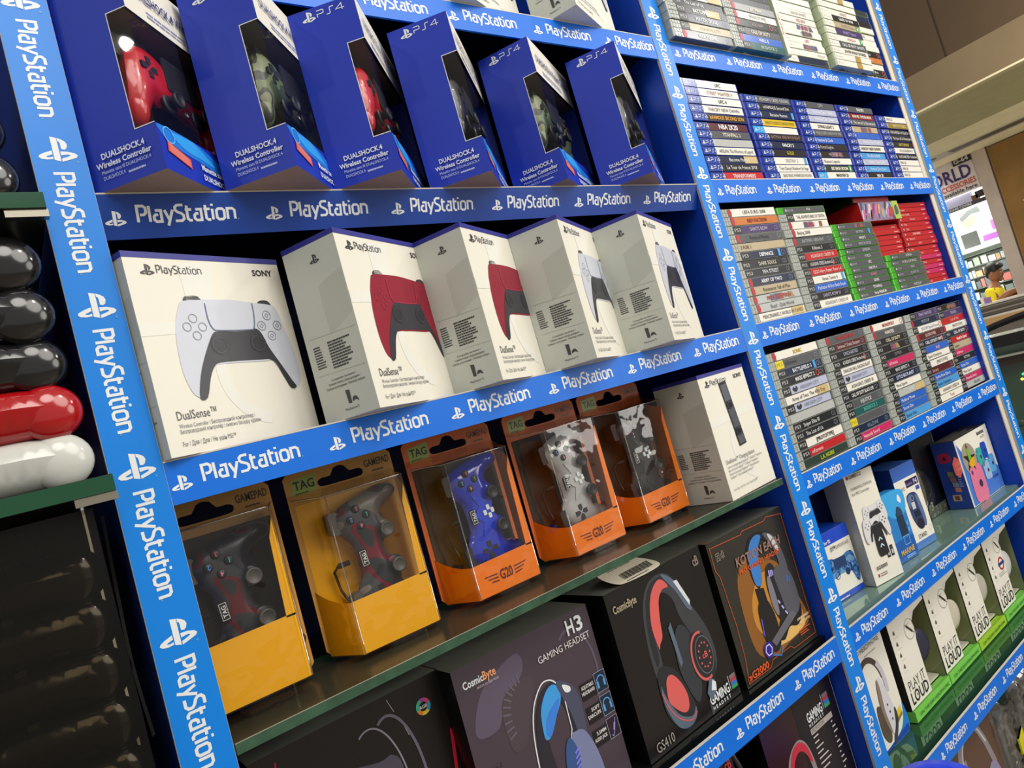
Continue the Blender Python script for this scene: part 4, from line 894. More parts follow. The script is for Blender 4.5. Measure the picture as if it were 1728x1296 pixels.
# third shelf
z = RT['R3']
stack(1.0175, yb, z, [I('3r','W','UEFA EURO 2008','',''), I('3r','O','RED FACTION','8a2a10','b'), I('3','V','SAINTS ROW','c8c0d8',''), I('3r','G','Prince of Persia','2a2a2a',''), I('3n','T','2 FOR 1','3a2a10','<'), I('3','N','DEFIANCE','e8ecf0','b<C'), I('3','K','DARK SOULS','c8c0b0','b'), I('3','K','FIFA STREET','c8ccd0','b<'), I('3r','N','ARMY OF TWO','','b'), I('3r','T','Resistance: Fall of Man','3a3428',''), I('3r','S','PRINCE OF PERSIA','a8302a','bA'), I('3r','S','Buzz! : Quiz World','505468',''), I('3n','W','MERCENARIES 2 WORLD IN FLAMES','','T')], 'leftmost', 'third')
stack(1.1930, yb, z, [I('x','G','FIFA','d0d4d0',''), I('3','W','THE ADVENTURES OF TINTIN','',''), I('3r','W','BRATZ','a8302a','A'), I('3r','W','Beijing 2008','','<'), I('3r','G','BATMAN ARKHAM','b0b4b8',''), I('3','K','Killzone 3','',''), I('3','R',"ASSASSIN'S CREED III",'f4d8d0',''), I('3','K',"ASSASSIN'S CREED Brotherhood",'','Q'), I('3','R','LEGO Harry Potter: Years 1-4','f8e0d8',''), I('3','W','Virtua Tennis 4','','C'), I('3','B','PlayStation All-Stars Battle Royale','e0e8f8',''), I('3','K','SAINTS ROW IV','c0b8d0',''), I('3','W',"ASSASSIN'S CREED III",'8a8a90','')], 'second', 'third')
stack(1.3705, yb, z, [I('x','G','','','A'), I('x','G','BATMAN','b8c0c8','C'), I('x','G','HALO 5','e8e8e0','b'), I('x','G','WATCH DOGS','c0c4c8',''), I('x','G','DIVISION','c8ccd0',''), I('x','G','FORZA','d8d8d0',''), I('x','G','UFC','e0d8d0','b'), I('x','G','FARCRY 4','d8dcd8','b'), I('x','G','SUNSET','d89088',''), I('x','G','GEARS','d0d4d0','b'), I('x','G','TITANFALL','e0e4e0','b'), I('x','G','Forza PREMIUM','e0e0d8','b')], 'middle', 'third')
stack(1.5455, yb-.002, z, [I('x','G','HITMAN','d8dcd8',''), I('x','G','WORLD CUP BRAZIL','d0d0c8',''), I('x','G','HALO','b8bcb8',''), I('x','G','QUANTUM','b0b4b8',''), I('x','G','F1','c89090',''), I('x','G','MINECRAFT','c8ccc8','')], 'fourth', 'third')
stack(1.700, .020, z, [I('s',c,t,'f0c0c0',o) for c, t, o in (('R','',''),('R','Octopath','<'),('R','MARIO TENNIS','<'),('R','Minecraft',''),('R','Kirby','<'),('R','Zelda','<'),('R','SUPER MARIO','b'),('R','Splatoon 2','<'),('R','ARMS',''),('R','Luigi','<'),('R','Yoshi',''),('P','Mario Kart','<'),('R','Pikmin',''),('P','Just Dance','<'),('P','Sonic',''),('R','Donkey','<'),('R','FIFA',''))], 'rightmost', 'third')
stack(1.527, .024, z+.0, [I('s','R',t,'f0c0c0','<') for t in ('Diablo','Crash','Doom','Skyrim','Rayman','Okami','Bayonetta','Xenoblade','Metroid','Fire','Astral','Tetris','Picross')], 'rear fourth', 'third', z_extra=0)
# loose red boxes lying across the tops
root = thing('game_case', 'dark flat case with red edge lying on top of the comic fronted box', 'game case', (1.500, .013, RT['R3']+.2010), R_(0), 'game cases on the third right shelf')
mb = MB(); mb.box((0, 0, .0003), (.168, .13, .012), ink('141416')); F = Cv(mb, (0, 0, 0), (1, 0, 0), (0, 0, 1)); F.rect(.006, .001, .166, .0115, ink('b03038'), 1); F.text('SUPER SMASH', .085, .0035, .005, ink('d88080'), al='c', lay=2); mb.build('case_shell', root)
root = thing('game_box', 'thick red sided box with a comic coloured front, on the green cases', 'box', (1.515, .0105, RT['R3']+.1585), 0)
mb = MB(); mb.box((0, 0, 0), (.182, .13, .042), ink('c81420')); F = Cv(mb, (0, 0, 0), (1, 0, 0), (0, 0, 1)); F.rect(0, 0, .182, .042, ink('8a7a92'), 1)
rd = random.Random(4)
for k in range(46):
    a = rd.uniform(0, .150); w = rd.uniform(.006, .016); b = rd.uniform(0, .022); cc = rd.choice(['c86aa0', '4a6ab8', 'c8a070', '70a8c8', '8a3a6a', 'd8c8c0', '3a4a6a', 'b04838', '9ac0c8', '5a3a4a'])
    F.spl([(a, b), (a+w*.6, b+.002), (a+w*1.4, b+.018), (a+w*.7, b+.020)], ink(cc), 2, 3)
F.rect(.152, 0, .182, .042, ink('a8c050'), 4); F.spl([(.158,.010),(.174,.014),(.172,.032),(.160,.028)], ink('3a5a5a'), 5)
mb.build('carton', root)
# fourth shelf
z = RT['R4']
stack(1.0175, yb, z, [I('3r','W','SONIC','c8a800','b'), I('3y','G','inFamous','303438','<'), I('3','N','BATTLEFIELD 3','d8dce0','bC'), I('3','K','MASS EFFECT 2','','bQ'), I('3','L','ARKHAM CITY','8a8ea0','X'), I('3n','W','Army of Two: The 40th Day','','T'), I('3','L','ARKHAM CITY','8a8ea0','X'), I('3n','S','','',''), I('3','K','Sniper Elite III','','<'), I('3','K','The Last of Us','','<'), I('3','W','[PROTOTYPE]','','b'), I('3','R','inFamous','f4dcd8','<'), I('3n','F','L.A. NOIRE','b8c820','b')], 'leftmost', 'fourth')
stack(1.1930, yb, z, [I('3r','G','WOLFENSTEIN','c03028','b'), I('3','M',"Uncharted 3: Drake's Deception",'d8ccc8',''), I('3','K','UNCHARTED','9aa0b0','b'), I('3','K',"ASSASSIN'S CREED Brotherhood",'','Q'), I('3','W','DRAGON BALL RAGING BLAST','',''), I('3','L','ARKHAM CITY','8a8ea0','X'), I('3','W',"ASSASSIN'S CREED III",'',''), I('3','K','CALL OF DUTY BLACK OPS','e0e0dc','b'), I('3','G','INJUSTICE','c8c8c8','b'), I('3','E','BIOSHOCK 2','5ab0a0','b'), I('3y','G','','',''), I('3','N','KILLZONE','8a98a8',''), I('3','P','Heavenly Sword','f8e0e8','<')], 'second', 'fourth')
stack(1.3695, yb, z, [I('3r','W','MONOPOLY','b03030','bQ'), I('3r','G','WANTED','e8e0d8','b'), I('3','K','CALL OF DUTY','d8d0b0','b'), I('3','K','FUEL','c06038','A'), I('3','K','SKYRIM','8a8a8a',''), I('3','P','inFamous','f8e0e8','<'), I('3','K','MASS EFFECT 3','c8c8cc','b'), I('3','N','LITTLE BIG PLANET','c8d0e8','b'), I('3','W','Move Sports','','<'), I('3','S','SPORTS','e8ecf4','T'), I('3','B','Medieval Moves','','<'), I('3','B','Starter Disc','','<'), I('3','C','Starter Disc','','<')], 'middle', 'fourth')
stack(1.5465, yb, z, [I('3','V','FINAL FANTASY','a8a0c0','b'), I('3r','N','MOTOGP','a8b0b8',''), I('3','W','SOCOM Special Forces','6a7aa8','Q'), I('3r','M','GODFATHER','c8b8b0','b'), I('3','N','CALL OF DUTY MW3','','bQ'), I('3','B','Buzz!','e8a8c0','b'), I('3','W','Sports Champions','','<'), I('3','W','[PROTOTYPE]','',''), I('3','M','Sorcery','e0c8a8','<'), I('3','B','EyePet Move Edition','','<'), I('3','C','Sports Champions','','<'), I('3','W',"ASSASSIN'S CREED III",'',''), I('3','W','Tomb','b06a50','')], 'fourth', 'fourth')
stack(1.7165, yb+.010, z, [I('3','K','UNCHARTED','c87838','A'), I('3','V','TEKKEN','c0b8d8',''), I('3n','R','God of War','e8b8b8',''), I('3r','W','[PROTOTYPE]','',''), I('3','N','CALL OF DUTY','','bQ'), I('3','R','Need for Speed','f8e8e0','b'), I('3','T','Sports','','<'), I('3','P','inFamous','f8e0e8','<'), I('3','K','HITMAN','d0d0d0',''), I('3','B','Starter Disc','','<'), I('3','W','Move Sports','','<'), I('3','P','Heavenly Sword','f8e0e8','<'), I('3','S','ARKHAM','6a6e78','')], 'rightmost', 'fourth')
# top shelf, piles hang a little over the edge
z = RT['R1']; yt = -.0145
stack(1.0185, yt, z, [I('3','K','','',''), I('3','K','','',''), I('3','K','','',''), I('3n','W','HEAVY RAIN','','T'), I('3','K','The Last of Us','','<'), I('3','K','BATTLEFIELD 2','','bT'), I('3','N','WATCH DOGS','c8ccd0','b'), I('3','D','ARKHAM CITY','b8a878',''), I('3r','G','WOLVERINE','d0d0d0','b')], 'leftmost', 'top', over=True)
stack(1.1925, yt, z, [I('3r','K','','',''), I('3r','K','','',''), I('3r','G','','',''), I('3r','Z','BATMAN','e0d8c8','b'), I('3r','W','[PROTOTYPE]','',''), I('3r','K','ARKHAM','a89090','Q'), I('3','G','CALL OF DUTY','e0d8c8','b'), I('3r','B','WALL E','e8ecf4','b'), I('3','E','BIOSHOCK 2','a8b8b0','b')], 'second', 'top', over=True)
put_case('w', 'W', 'Call of Duty', 'a04030', '', (1.3665, yt-.002, z+.0006), 'white game case standing upright between the second and middle stacks, top shelf', 'game cases on the top shelf of the right bay', bottom=False, upright=True)
stack(1.3850, yt+.012, z, [I('w','W','','',''), I('w','W','','',''), I('w','W','SHAUN WHITE','8a8a88',''), I('w','W','PES 2013','c08080','b'), I('w','W','FIGHT','c04070','A'), I('w','W','VANQUISH','5a5a60','A'), I('w','W','LIPS','c87090','b'), I('w','W','SPORTS','8090a8','A'), I('w','W','Wanted','b0a8a8','>'), I('w','N','','8a98a8','')], 'middle', 'top', over=True)
stack(1.5620, yt-.001, z, [I('w','W','','','J'), I('w','W','','',''), I('w','W','KINECT','7a6a68',''), I('w','K','GEARS OF WAR','e8e0d8','b'), I('w','T','SPORTS Season','a87898','G'), I('w','V','KINECT Sports','c0b0e0',''), I('w','W','FORZA 4','b03848','G'), I('w','G','CALL OF DUTY GHOSTS','e0e4e0','b'), I('w','W','2014 FIFA WORLD CUP BRAZIL','','b'), I('w','W','','','J'), I('w','W','','','J')], 'fourth', 'top', over=True)
stack(1.7000, .012, z, [I('w','F','','',''), I('w','N','','',''), I('w','K','','',''), I('w','W','','','>'), I('w','W','The Elder Scrolls','','<'), I('w','W','','','>'), I('w','W','','','>'), I('w','K','Dead','e0e0e0','Q'), I('w','O','DEAD','e8c0a0','b'), I('w','W','Alan Wake','','<'), I('w','K','Mass Effect','e0e0e0','Q'), I('w','K','Mass Effect','e0e0e0','Q')], 'rightmost', 'top')
# ------------------------------------------------------------------ boxes on the fifth shelf of the right bay
z5r = RT['R5']+.0006; GB = 'accessory boxes on the fifth right shelf'
root, mb, F, T, S = fbox('accessory_box', 'white box with blue camouflage gamepad picture under a blue band', 'box', (1.0844, .0699, z5r), 5.8, .1087, .06, .1213, (WCARD, '143c9c', '1848c0', 'e0ddd4'), GB)
F.rect(0, .098, .1087, .1213, ink('1846c4'), 1); F.rect(0, 0, .1087, .010, ink('1846b8'), 1); F.greek(.02, .002, .06, .004, 1, PWHITE, 2, 3)
F.text('for PS', .035, .101, .006, PWHITE, w=.018, lay=2, bold=True); F.text("5'S™", .046, .086, .007, ink('404044'), bold=True, maxw=.014); F.text('CAMOUFLAGE', .060, .0865, .0062, ink('606064'), w=.040)
cbm = patches('blue_camo_print', [(24, 60, 120), (60, 120, 180), (36, 84, 150), (100, 150, 190)], 60, .4)
q = F.sub(.062, .050, -2, .58); q.cpoly(pad_outline('a'), cbm, 1); q.sub(0, 0).ring(-.026, -.014, .010, .002, ink('1c3c70'), 2)
q.rect(-.03, .005, .03, .036, ink('1c3a68'), 2); q.ell(.026, -.014, .011, ink('183060'), 2)
for a, b in ((0, .011), (.011, 0), (0, -.011), (-.011, 0)): q.ell(.055+a, .012+b, .0045, ink('7a9ac8'), 2); q.rect(-.055+a-.004, .012+b-.004, -.055+a+.004, .012+b+.004, ink('16305c'), 2)
mb.build('carton', root)
root, mb, F, T, S = fbox('accessory_box', 'tall grey box with a black curved handle picture, behind the camouflage box', 'box', (1.030, .145, z5r), 2, .160, .08, .205, ('8a8684', '3a3848', '5a5866', 'a4a29c'), GB)
F.rect(0, .10, .16, .205, ink('4a4658'), 1); F.spl([(.0,.128),(.06,.130),(.12,.128),(.138,.118),(.142,.100),(.128,.090),(.08,.094),(0,.096)], ink('101012'), 2); F.spl([(.132,.118),(.150,.100),(.156,.070),(.150,.050),(.140,.060),(.136,.09)], ink('6a6870'), 2)
F.text('Surface', .128, .030, .004, ink('303034'), w=.02, lay=2)
mb.build('carton', root)
root, mb, F, T, S = fbox('charging_dock_box', 'tall white charging station box showing two white gamepads, on the mirror shelf', 'box', (1.195, .0385, z5r), -10.8 + 21.6, .078, .050, .2024, (WCARD, 'b4b4ae', 'c0bcb4', 'd8d4cc'), GB)
F.text('GAMERCO', .012, .1945, .0065, ink('4a4448'), w=.034, bold=True); F.ell(.0085, .1975, .0035, ink('b03038'), 1)
F.text('CHARGING STATION', .008, .1735, .0050, ink('4a4644'), w=.058); F.text('For PS5 Controller', .008, .1640, .0050, ink('4a4644'), w=.048)
def pad_small(F, u, v, s, ang, shell='dadada', dark='2c2c30'):
    q = F.sub(u, v, ang, s); q.cpoly(pad_outline('a'), ink('9a9a9c'), 1); p = q.sub(.001, .001, 0, .97, 1); p.cpoly(pad_outline('a'), ink(shell), 1)
    p.spl([(-.05,-.048),(-.034,.006),(0,.010),(.034,.006),(.05,-.048),(.044,-.052),(.032,-.022),(0,-.016),(-.032,-.022),(-.044,-.052)], ink(dark), 2); p.line([(-.034,.034),(-.028,.008),(.028,.008),(.034,.034)], .0015, ink('9a9aa0'), 3)
    for a, b in ((0, .011), (.011, 0), (0, -.011), (-.011, 0)): p.ell(.054+a, .012+b, .0036, ink('5a5a60'), 3, n=10); p.ell(-.055+a, .012+b, .0032, ink('77777c'), 3, n=8)
pad_small(F, .050, .122, .40, 2); F.d = 4; pad_small(F, .043, .098, .45, 0); F.d = 0
F.spl([(.030,.050),(.034,.100),(.052,.102),(.056,.050),(.043,.044)], ink('232328'), 7); F.line([(.038,.072),(.043,.077),(.048,.072)], .0022, ink('c8ecff'), 8); F.line([(.038,.060),(.043,.065),(.048,.060)], .0022, ink('c8ecff'), 8)
F.text('SG5000', .012, .0255, .0060, ink('38383c'), w=.030, bold=True); F.rect(.050, .036, .0585, .056, ink('38383c'), 1); F.rect(.061, .036, .0695, .056, ink('38383c'), 1); F.rect(.053, .040, .056, .048, PWHITE, 2); F.rect(.064, .040, .067, .048, PWHITE, 2)
F.rect(.012, .012, .016, .018, ink('b03030'), 1); F.greek(.019, .012, .026, .007, 2, ink('8a6060'), 1, 3); S.line([(.012,.010),(.034,.010),(.034,.015),(.012,.015)], .0006, ink('707070'), 1, True)
mb.build('carton', root)
root, mb, F, T, S = fbox('accessory_box', 'small sky blue box with a charger picture and yellow lettering', 'box', (1.2905, .0475, z5r), 5.6, .0865, .030, .1296, ('2a7cc4', '12408c', '3a98e0', '1a4c9c'), GB)
F.rect(0, 0, .0865, .040, ink('1c5cac'), 1); F.spl([(.0,.1296),(.0865,.1296),(.0865,.09),(.05,.08),(.02,.10)], ink('3aa4e4'), 1); F.spl([(.068,.112),(.074,.122),(.080,.112),(.076,.104),(.072,.108)], PWHITE, 2)
F.rect(.050, .045, .072, .090, ink('20344c'), 3); F.spl([(.052,.085),(.058,.100),(.068,.098),(.072,.085)], ink('2c4460'), 3); F.line([(.052,.028),(.070,.028),(.070,.044),(.052,.044)], .0014, ink('80b8f0'), 3, True); F.rect(.074,.060,.081,.068, ink('5aa0e0'), 3); F.rect(.074,.048,.081,.056, ink('5aa0e0'), 3)
F.text('MARINE', .030, .0125, .0095, ink('d8b050'), w=.046, bold=True, lay=3, sh=.2); F.greek(.045, .004, .034, .006, 2, ink('a0c8f0'), 3, 5)
mb.build('carton', root)
root, mb, F, T, S = fbox('accessory_box', 'white box with blue top band and a dark blue pad charging stand picture', 'box', (1.3795, .0487, z5r), 5.6, .0848, .060, .1675, (WCARD, '16347c', '3c66b4', 'c8c8c4'), GB)
F.rect(0, .140, .0848, .1675, ink('3a64b8'), 1); F.rect(0, 0, .0848, .014, ink('4a7ac0'), 1); F.text('OIVO', .010, .1175, .0075, ink('5a5048'), w=.020); F.rect(.038, .1195, .082, .1345, ink('2c2050'), 2); F.text('DualShock', .040, .1235, .0045, ink('b0a8d0'), w=.020, lay=3); F.text('P4', .066, .1215, .0095, ink('d0c8e8'), w=.012, lay=3, bold=True); F.rect(.068, .108, .081, .116, ink('3a4ea8'), 2)
nb = ink('303e68'); F.spl([(.026,.085),(.028,.104),(.044,.109),(.062,.104),(.068,.085),(.066,.050),(.058,.036),(.046,.034),(.036,.042),(.028,.06)], nb, 2); F.spl([(.056,.100),(.064,.098),(.070,.075),(.070,.045),(.062,.036),(.060,.06)], ink('5c7098'), 3); F.spl([(.026,.090),(.030,.102),(.040,.106),(.040,.095),(.030,.08)], ink('5c7098'), 3)
F.rect(.036,.076,.048,.090, ink('c8c8d0'), 4); F.ell(.048, .045, .0105, ink('2a2030'), 4); F.rect(.038,.060,.056,.072, ink('1c2440'), 4); F.ring(.044,.098,.005,.0012, ink('9ab0d0'), 4)
F.text('STAND', .028, .0185, .0085, ink('303034'), w=.030, lay=2); F.ring(.075, .028, .005, .0004, ink('a0a0a0'), 2)
mb.build('carton', root)
# round dome pack, black box, instant camera box
root = thing('dome_blister_pack', 'round clear dome pack with red and beige insert behind the blue banded box', 'blister pack', (1.545, .100, z5r), 0)
mb = MB(); c = Cv(mb, (0, .001, .075), (1, 0, 0), (0, 0, 1)); c.ell(0, 0, .062, ink('7a7468'), 0, n=30); c.spl([(-.02,.05),(.02,.052),(.045,.02),(.03,-.005),(.0,.01),(-.02,.02)], ink('9a3038'), 1); c.spl([(.0,-.01),(.04,-.012),(.04,-.04),(.0,-.05)], ink('b8a478'), 1)
mb.box((-.055, .002, 0), (.055, .004, .14), ink('2c2c2c')); mb.build('card', root)
mb = MB(); mb.lathe([(.062, 0), (.060, .012), (.048, .024), (.02, .030), (.002, .031)], BLI, Matrix.Translation((0, 0, .075)) @ Matrix.Rotation(R_(90), 4, 'X'), 28); mb.build('clear_dome', root)
root = thing('accessory_box', 'black box with jagged grey green base band, left of the camera box', 'box', (1.608, .108, z5r), R_(-4), GB)
mb = MB(); mb.box((0, 0, 0), (.110, .09, .195), ink('060607')); F = Cv(mb, (0, 0, 0), (1, 0, 0), (0, 0, 1))
F.poly([(0,0),(.11,0),(.11,.030),(.100,.032),(.094,.024),(.03,.022),(.02,.030),(0,.028)], patches('weathered_green', [(66, 72, 60), (90, 96, 82), (52, 56, 48), (110, 114, 96)], 90, .6), 1)
F.line([(.1,.032),(.104,.060),(.098,.09),(.103,.12),(.108,.19)], .0012, ink('8a8c80'), 2); F.text('3', .012, .016, .018, ink('a8a890'), lay=3, bold=True, sh=.2)
mb.build('carton', root)
root, mb, F, T, S = fbox('instant_camera_box', 'blue and white instant camera box with pink camera and round star sticker', 'box', (1.6827, .0468, z5r), -.9+1.8, .185, .050, .1529, ('4878cc', '24429c', '3a3836', '2c4ea0'), GB)
F.poly([(.0,.1529),(.185,.1529),(.185,.05),(.14,.075),(.09,.10),(.03,.115)], WCARD, 1); F.rect(0, 0, .007, .1529, ink('d8d6d0'), 2); F.line([(0,.0006),(.185,.0006)], .0015, ink('c8c8c0'), 3)
st = ink('9c9684'); F.ell(.052, .100, .036, st, 3, n=30)
F.poly([(.052+(.032 if k % 2 == 0 else .012)*math.sin(R_(k*36+8)), .098+(.032 if k % 2 == 0 else .012)*math.cos(R_(k*36+8))) for k in range(10)], ink('2a2412'), 4)
F.spl([(.046,.122),(.058,.122),(.060,.092),(.048,.090)], ink('78b02c'), 5); F.spl([(.040,.092),(.072,.100),(.070,.084),(.050,.080)], ink('e0a820'), 6); F.poly([(.048,.124),(.056,.124),(.052,.136)], ink('8a3a20'), 6)
def cam(u, v, s, col, a=-4):
    q = F.sub(u, v, a, s, 4); q.spl([(-.5,-.6),(-.56,.1),(-.45,.62),(0,.66),(.42,.62),(.54,.1),(.5,-.6),(0,-.68)], ink(col), 0, 5); q.ell(.12, -.05, .14, ink('38304a'), 1); q.ell(-.34, .42, .08, ink('604070'), 1)
cam(.062, .042, .062, 'e07898'); cam(.106, .092, .030, '3aa8a0'); cam(.136, .100, .028, '1c4cb8'); cam(.122, .056, .031, '9ab8d8'); cam(.156, .064, .031, '58a4d8')
F.text('instax', .124, .1375, .0090, ink('3c3c40'), w=.040, bold=True, lay=4); F.text('mini 9+', .138, .1275, .0062, ink('4c4c50'), w=.022, lay=4); F.text('FUJIFILM', .138, .0305, .0055, ink('1c3c9c'), w=.030, lay=5, bold=True)
S.spl([(.008,.125),(.030,.128),(.034,.110),(.010,.106)], ink('a82850'), 1); S.ell(.021, .116, .004, ink('501030'), 2)
for k, cc in enumerate(('8a8a5a', 'b07060', '8a9ab0', 'c07878')): S.poly([(.018+k*.002, .086-k*.012), (.030+k*.002, .084-k*.012), (.031+k*.002, .074-k*.012), (.018+k*.002, .075-k*.012)], ink(cc), 1)
S.greek(.036, .05, .008, .03, 6, ink('8aa0d8'), 1, 2); S.rect(.014,.018,.032,.032, ink('b8a890'), 1); S.rect(.018,.020,.028,.030, ink('704838'), 2)
T.greek(.01, .006, .16, .04, 5, ink('8a8478'), 1, 7, .7)
mb.build('carton', root)
mb = MB(); c = Cv(mb, (0, 0, 0), (1, 0, 0), (0, 0, 1)); hx = [(.022*math.cos(R_(60*k+30)), .024*math.sin(R_(60*k+30))) for k in range(6)]
c.poly(hx, ink('b85048'), 0); c.text('SUPER', 0, .004, .006, ink('d89080'), w=.026, al='c'); c.text('OFFER', 0, -.008, .006, ink('d89080'), w=.026, al='c')
mb.prism(hx, -.0008, -.0002, ink('a84840'), FRONT); o = mb.build('sale_tag', None, (1.672, .046, z5r+.098)); tag(o, 'red hexagonal tag stuck on the left edge of the camera box', 'tag'); o.location = (1.664, .0460, z5r+.098)

# ------------------------------------------------------------------ headphone boxes on the sixth shelf
z6 = RT['R6']+.0006; LIME = mat('lime_card', (124, 206, 84), .4); LIME2 = mat('lime_yellow', (160, 206, 50), .4)
def headphones(loc, label, cup, pad, band, grp):
    r = thing('headphones', label, 'headphones', loc, R_(82), grp)
    mb = MB(); mb.tube([(.046*math.cos(R_(a)), 0, .098+.052*math.sin(R_(a))) for a in range(0, 181, 12)], .0055, band, 10); mb.build('headband', r)
    for sx in (-1, 1):
        Mx = Matrix.Translation((sx*.045, 0, .075)) @ Matrix.Rotation(R_(90*sx), 4, 'Y')
        ec = MB().lathe([(.028, -.002), (.034, .001), (.034, .007), (.024, .013), (.006, .015)], cup, Mx, 24).build('ear_cup', r)
        MB().lathe([(.016, -.016), (.026, -.015), (.030, -.009), (.028, -.002)], pad, Mx, 24).build('ear_pad', ec)
    return r
def loud_box(i, x, w, label, hlabel, cup, pad, band, green, circ=True):
    D, H = .075, .200; root = thing('headphone_box', label, 'box', (x, .0585, z6), 0, 'white and green headphone boxes on the mirror shelf')
    mb = MB(); F = Cv(mb, (0, 0, 0), (1, 0, 0), (0, 0, 1)); k = '0e0e0c'
    mb.quad((0,D,0),(0,0,0),(0,0,H),(0,D,H), ink(k)); mb.quad((w,0,0),(w,D,0),(w,D,H),(w,0,H), ink('8a9060')); mb.quad((w,D,0),(0,D,0),(0,D,H),(w,D,H), ink('8a8e6c')); mb.quad((0,0,H),(w,0,H),(w,D,H),(0,D,H), WCARD); mb.quad((0,D,0),(w,D,0),(w,0,0),(0,0,0), green)
    mb.box((.002, .001, .0), (w-.002, .012, .0195), green); pw = w*.56
    mb.quad((-.0005,-.004,.002),(w+.0005,-.004,.002),(w+.0005,-.004,.0215),(-.0005,-.004,.0215), green); mb.quad((-.0005,-.004,.0215),(w+.0005,-.004,.0215),(w,.004,.0195),(0,.004,.0195), green); mb.quad((-.0005,.012,.0),(w,.012,.0),(w,-.004,.002),(-.0005,-.004,.002), green); mb.quad((-.0005,.012,.0),(-.0005,-.004,.002),(-.0005,-.004,.0215),(-.0005,.012,.0195), green)
    F.cpoly([(0,.0225),(pw,.0225),(pw,.12),(pw+.004,.128),(pw+.006,.142),(pw+.003,.154),(pw+.02,.168),(pw+.05,.172),(w,.174),(w,H),(0,H)], WCARD, 0)
    G = Cv(mb, (0, -.004, 0), (1, 0, 0), (0, 0, 1)); G.text('ON THE EAR HEADPHONE', .014, .0085, .0060, ink('2c4c1c'), w=w*.84)
    F.text('PLAY IT', .012, .0520, .0175, ink('3a3834'), w=.066, lay=1); F.text('LOUD', .010, .0285, .0205, ink('2c2a28'), w=.070, lay=1, bold=True); F.poly([(.0325,.036),(.0325,.042),(.0365,.039)], ink('2c2a28'), 2)
    F.rect(.004, .182, .030, .186, ink('58a858'), 1); F.line([(.005,.180),(.036,.180)], .0005, ink('9a968e'), 1)
    for j in range(4): F.spl([(.012+j*.001, .158-j*.021), (.017+j*.001, .164-j*.021), (.019+j*.001, .156-j*.021)], ink('5a5048'), 1); F.line([(.012+j*.001, .150-j*.021), (.028, .150-j*.021)], .0005, ink('a09a90'), 1)
    if circ:
        F.ring(pw-.013, .146, .0185, .0007, ink('4a4640'), 2, n=30); q = F.sub(pw-.013, .146, -42, 1, 1); q.rect(-.013, -.0022, .012, .0022, ink('3a3630'), 1); q.line([(-.018,.0),(.018,0)], .0012, ink('3a3630'), 1)
        F.greek(pw-.021, .155, .016, .003, 1, ink('a09a90'), 2, 1)
    else:
        F.ring(pw-.018, .113, .0125, .0042, ink('b8383c'), 2, n=26); F.rect(pw-.035, .110, pw-.001, .1165, ink('38407c'), 3); F.greek(pw-.045, .088, .045, .010, 3, ink('b0aaa4'), 1, 3); F.ring(pw-.013, .154, .0175, .0007, ink('4a4640'), 2, n=30); F.sub(pw-.013, .154, -50, 1, 1).rect(-.012, -.002, .012, .002, ink('3a3630'), 1)
    mb.build('carton', root)
    ob = MB(); ob.quad((pw, -.0006, .0225), (w, -.0006, .0225), (w, -.0006, .172), (pw, -.0006, .172), FILM); ob.build('clear_window', root)
    ib = MB(); ib.box((.002, .013, .0215), (w-.002, D-.007, .0245), ink('d8d4c0')); ib.box((.002, D-.006, .022), (w-.002, D-.002, H-.004), ink('8a9058')); ib.build('inner_tray', root)
    h = headphones((x+w*.77, .0945, z6+.0255), hlabel, cup, pad, band, 'headphones inside the white and green boxes')
    h.scale = (.42, .95, .92)
CRM = mat('cream_vinyl', (214, 206, 186), .45); NVY = mat('navy_vinyl', (40, 40, 66), .5); ORV = mat('orange_vinyl', (200, 120, 40), .5)
loud_box(0, 1.2195, .153, 'white and green headphone box, window shows navy cup', 'navy headphones in the box beside the white carton with blue corner', NVY, ORV, ORV, LIME)
loud_box(1, 1.3765, .150, 'white and green headphone box, window shows cream cup with thin curved edge', 'cream headphones in the second lettered headphone box from the left', CRM, mat('tan_vinyl', (170, 140, 104), .5), CRM, LIME)
loud_box(2, 1.5315, .150, 'white headphone box with yellower lime base than its neighbours', 'pale headphones in the box with the yellow-green base', mat('pale_vinyl', (196, 192, 176), .45), CRM, CRM, LIME2)
loud_box(3, 1.6875, .150, 'headphone box with red ring and blue bar emblem on its white panel', 'white headphones in the box with the red ring emblem', mat('white_vinyl', (226, 224, 216), .4), mat('taupe_vinyl', (110, 96, 86), .5), CRM, LIME, False)
root, mb, F, T, S = fbox('headphone_box', 'white headphone carton with blue lower corner and yellow label', 'box', (1.042, .0615, z6), 0, .1575, .075, .205, (WCARD, 'a8a49c', 'd8d4cc', 'c8c4bc'), None)
F.spl([(.09,0),(.1575,.0),(.1575,.050),(.150,.030),(.135,.014),(.11,.006)], ink('1c7cd0'), 1); F.poly([(0,0),(.1575,0),(.1575,.012),(.08,.004)], ink('1840a8'), 2)
F.text('STEREO HEADPHONE', .030, .1700, .0085, ink('5a544c'), w=.115); F.greek(.085, .160, .060, .0035, 1, ink('a09a90'), 1, 3)
F.line([(.083+.040*math.cos(R_(a)), .102+.052*math.sin(R_(a))) for a in range(10, 171, 8)], .010, ink('4a4038'), 2); F.line([(.083+.043*math.cos(R_(a)), .102+.054*math.sin(R_(a))) for a in range(-20, 45, 8)], .011, ink('c4c0c8'), 3)
F.spl([(.098,.110),(.112,.112),(.122,.080),(.126,.050),(.112,.020),(.100,.022),(.094,.06)], ink('d4d2d8'), 4); F.spl([(.094,.106),(.100,.114),(.102,.095),(.098,.06),(.102,.024),(.094,.03),(.088,.07)], ink('8a7868'), 5); F.spl([(.074,.07),(.084,.075),(.092,.06),(.098,.02),(.086,.01),(.072,.03)], ink('5a4c40'), 4)
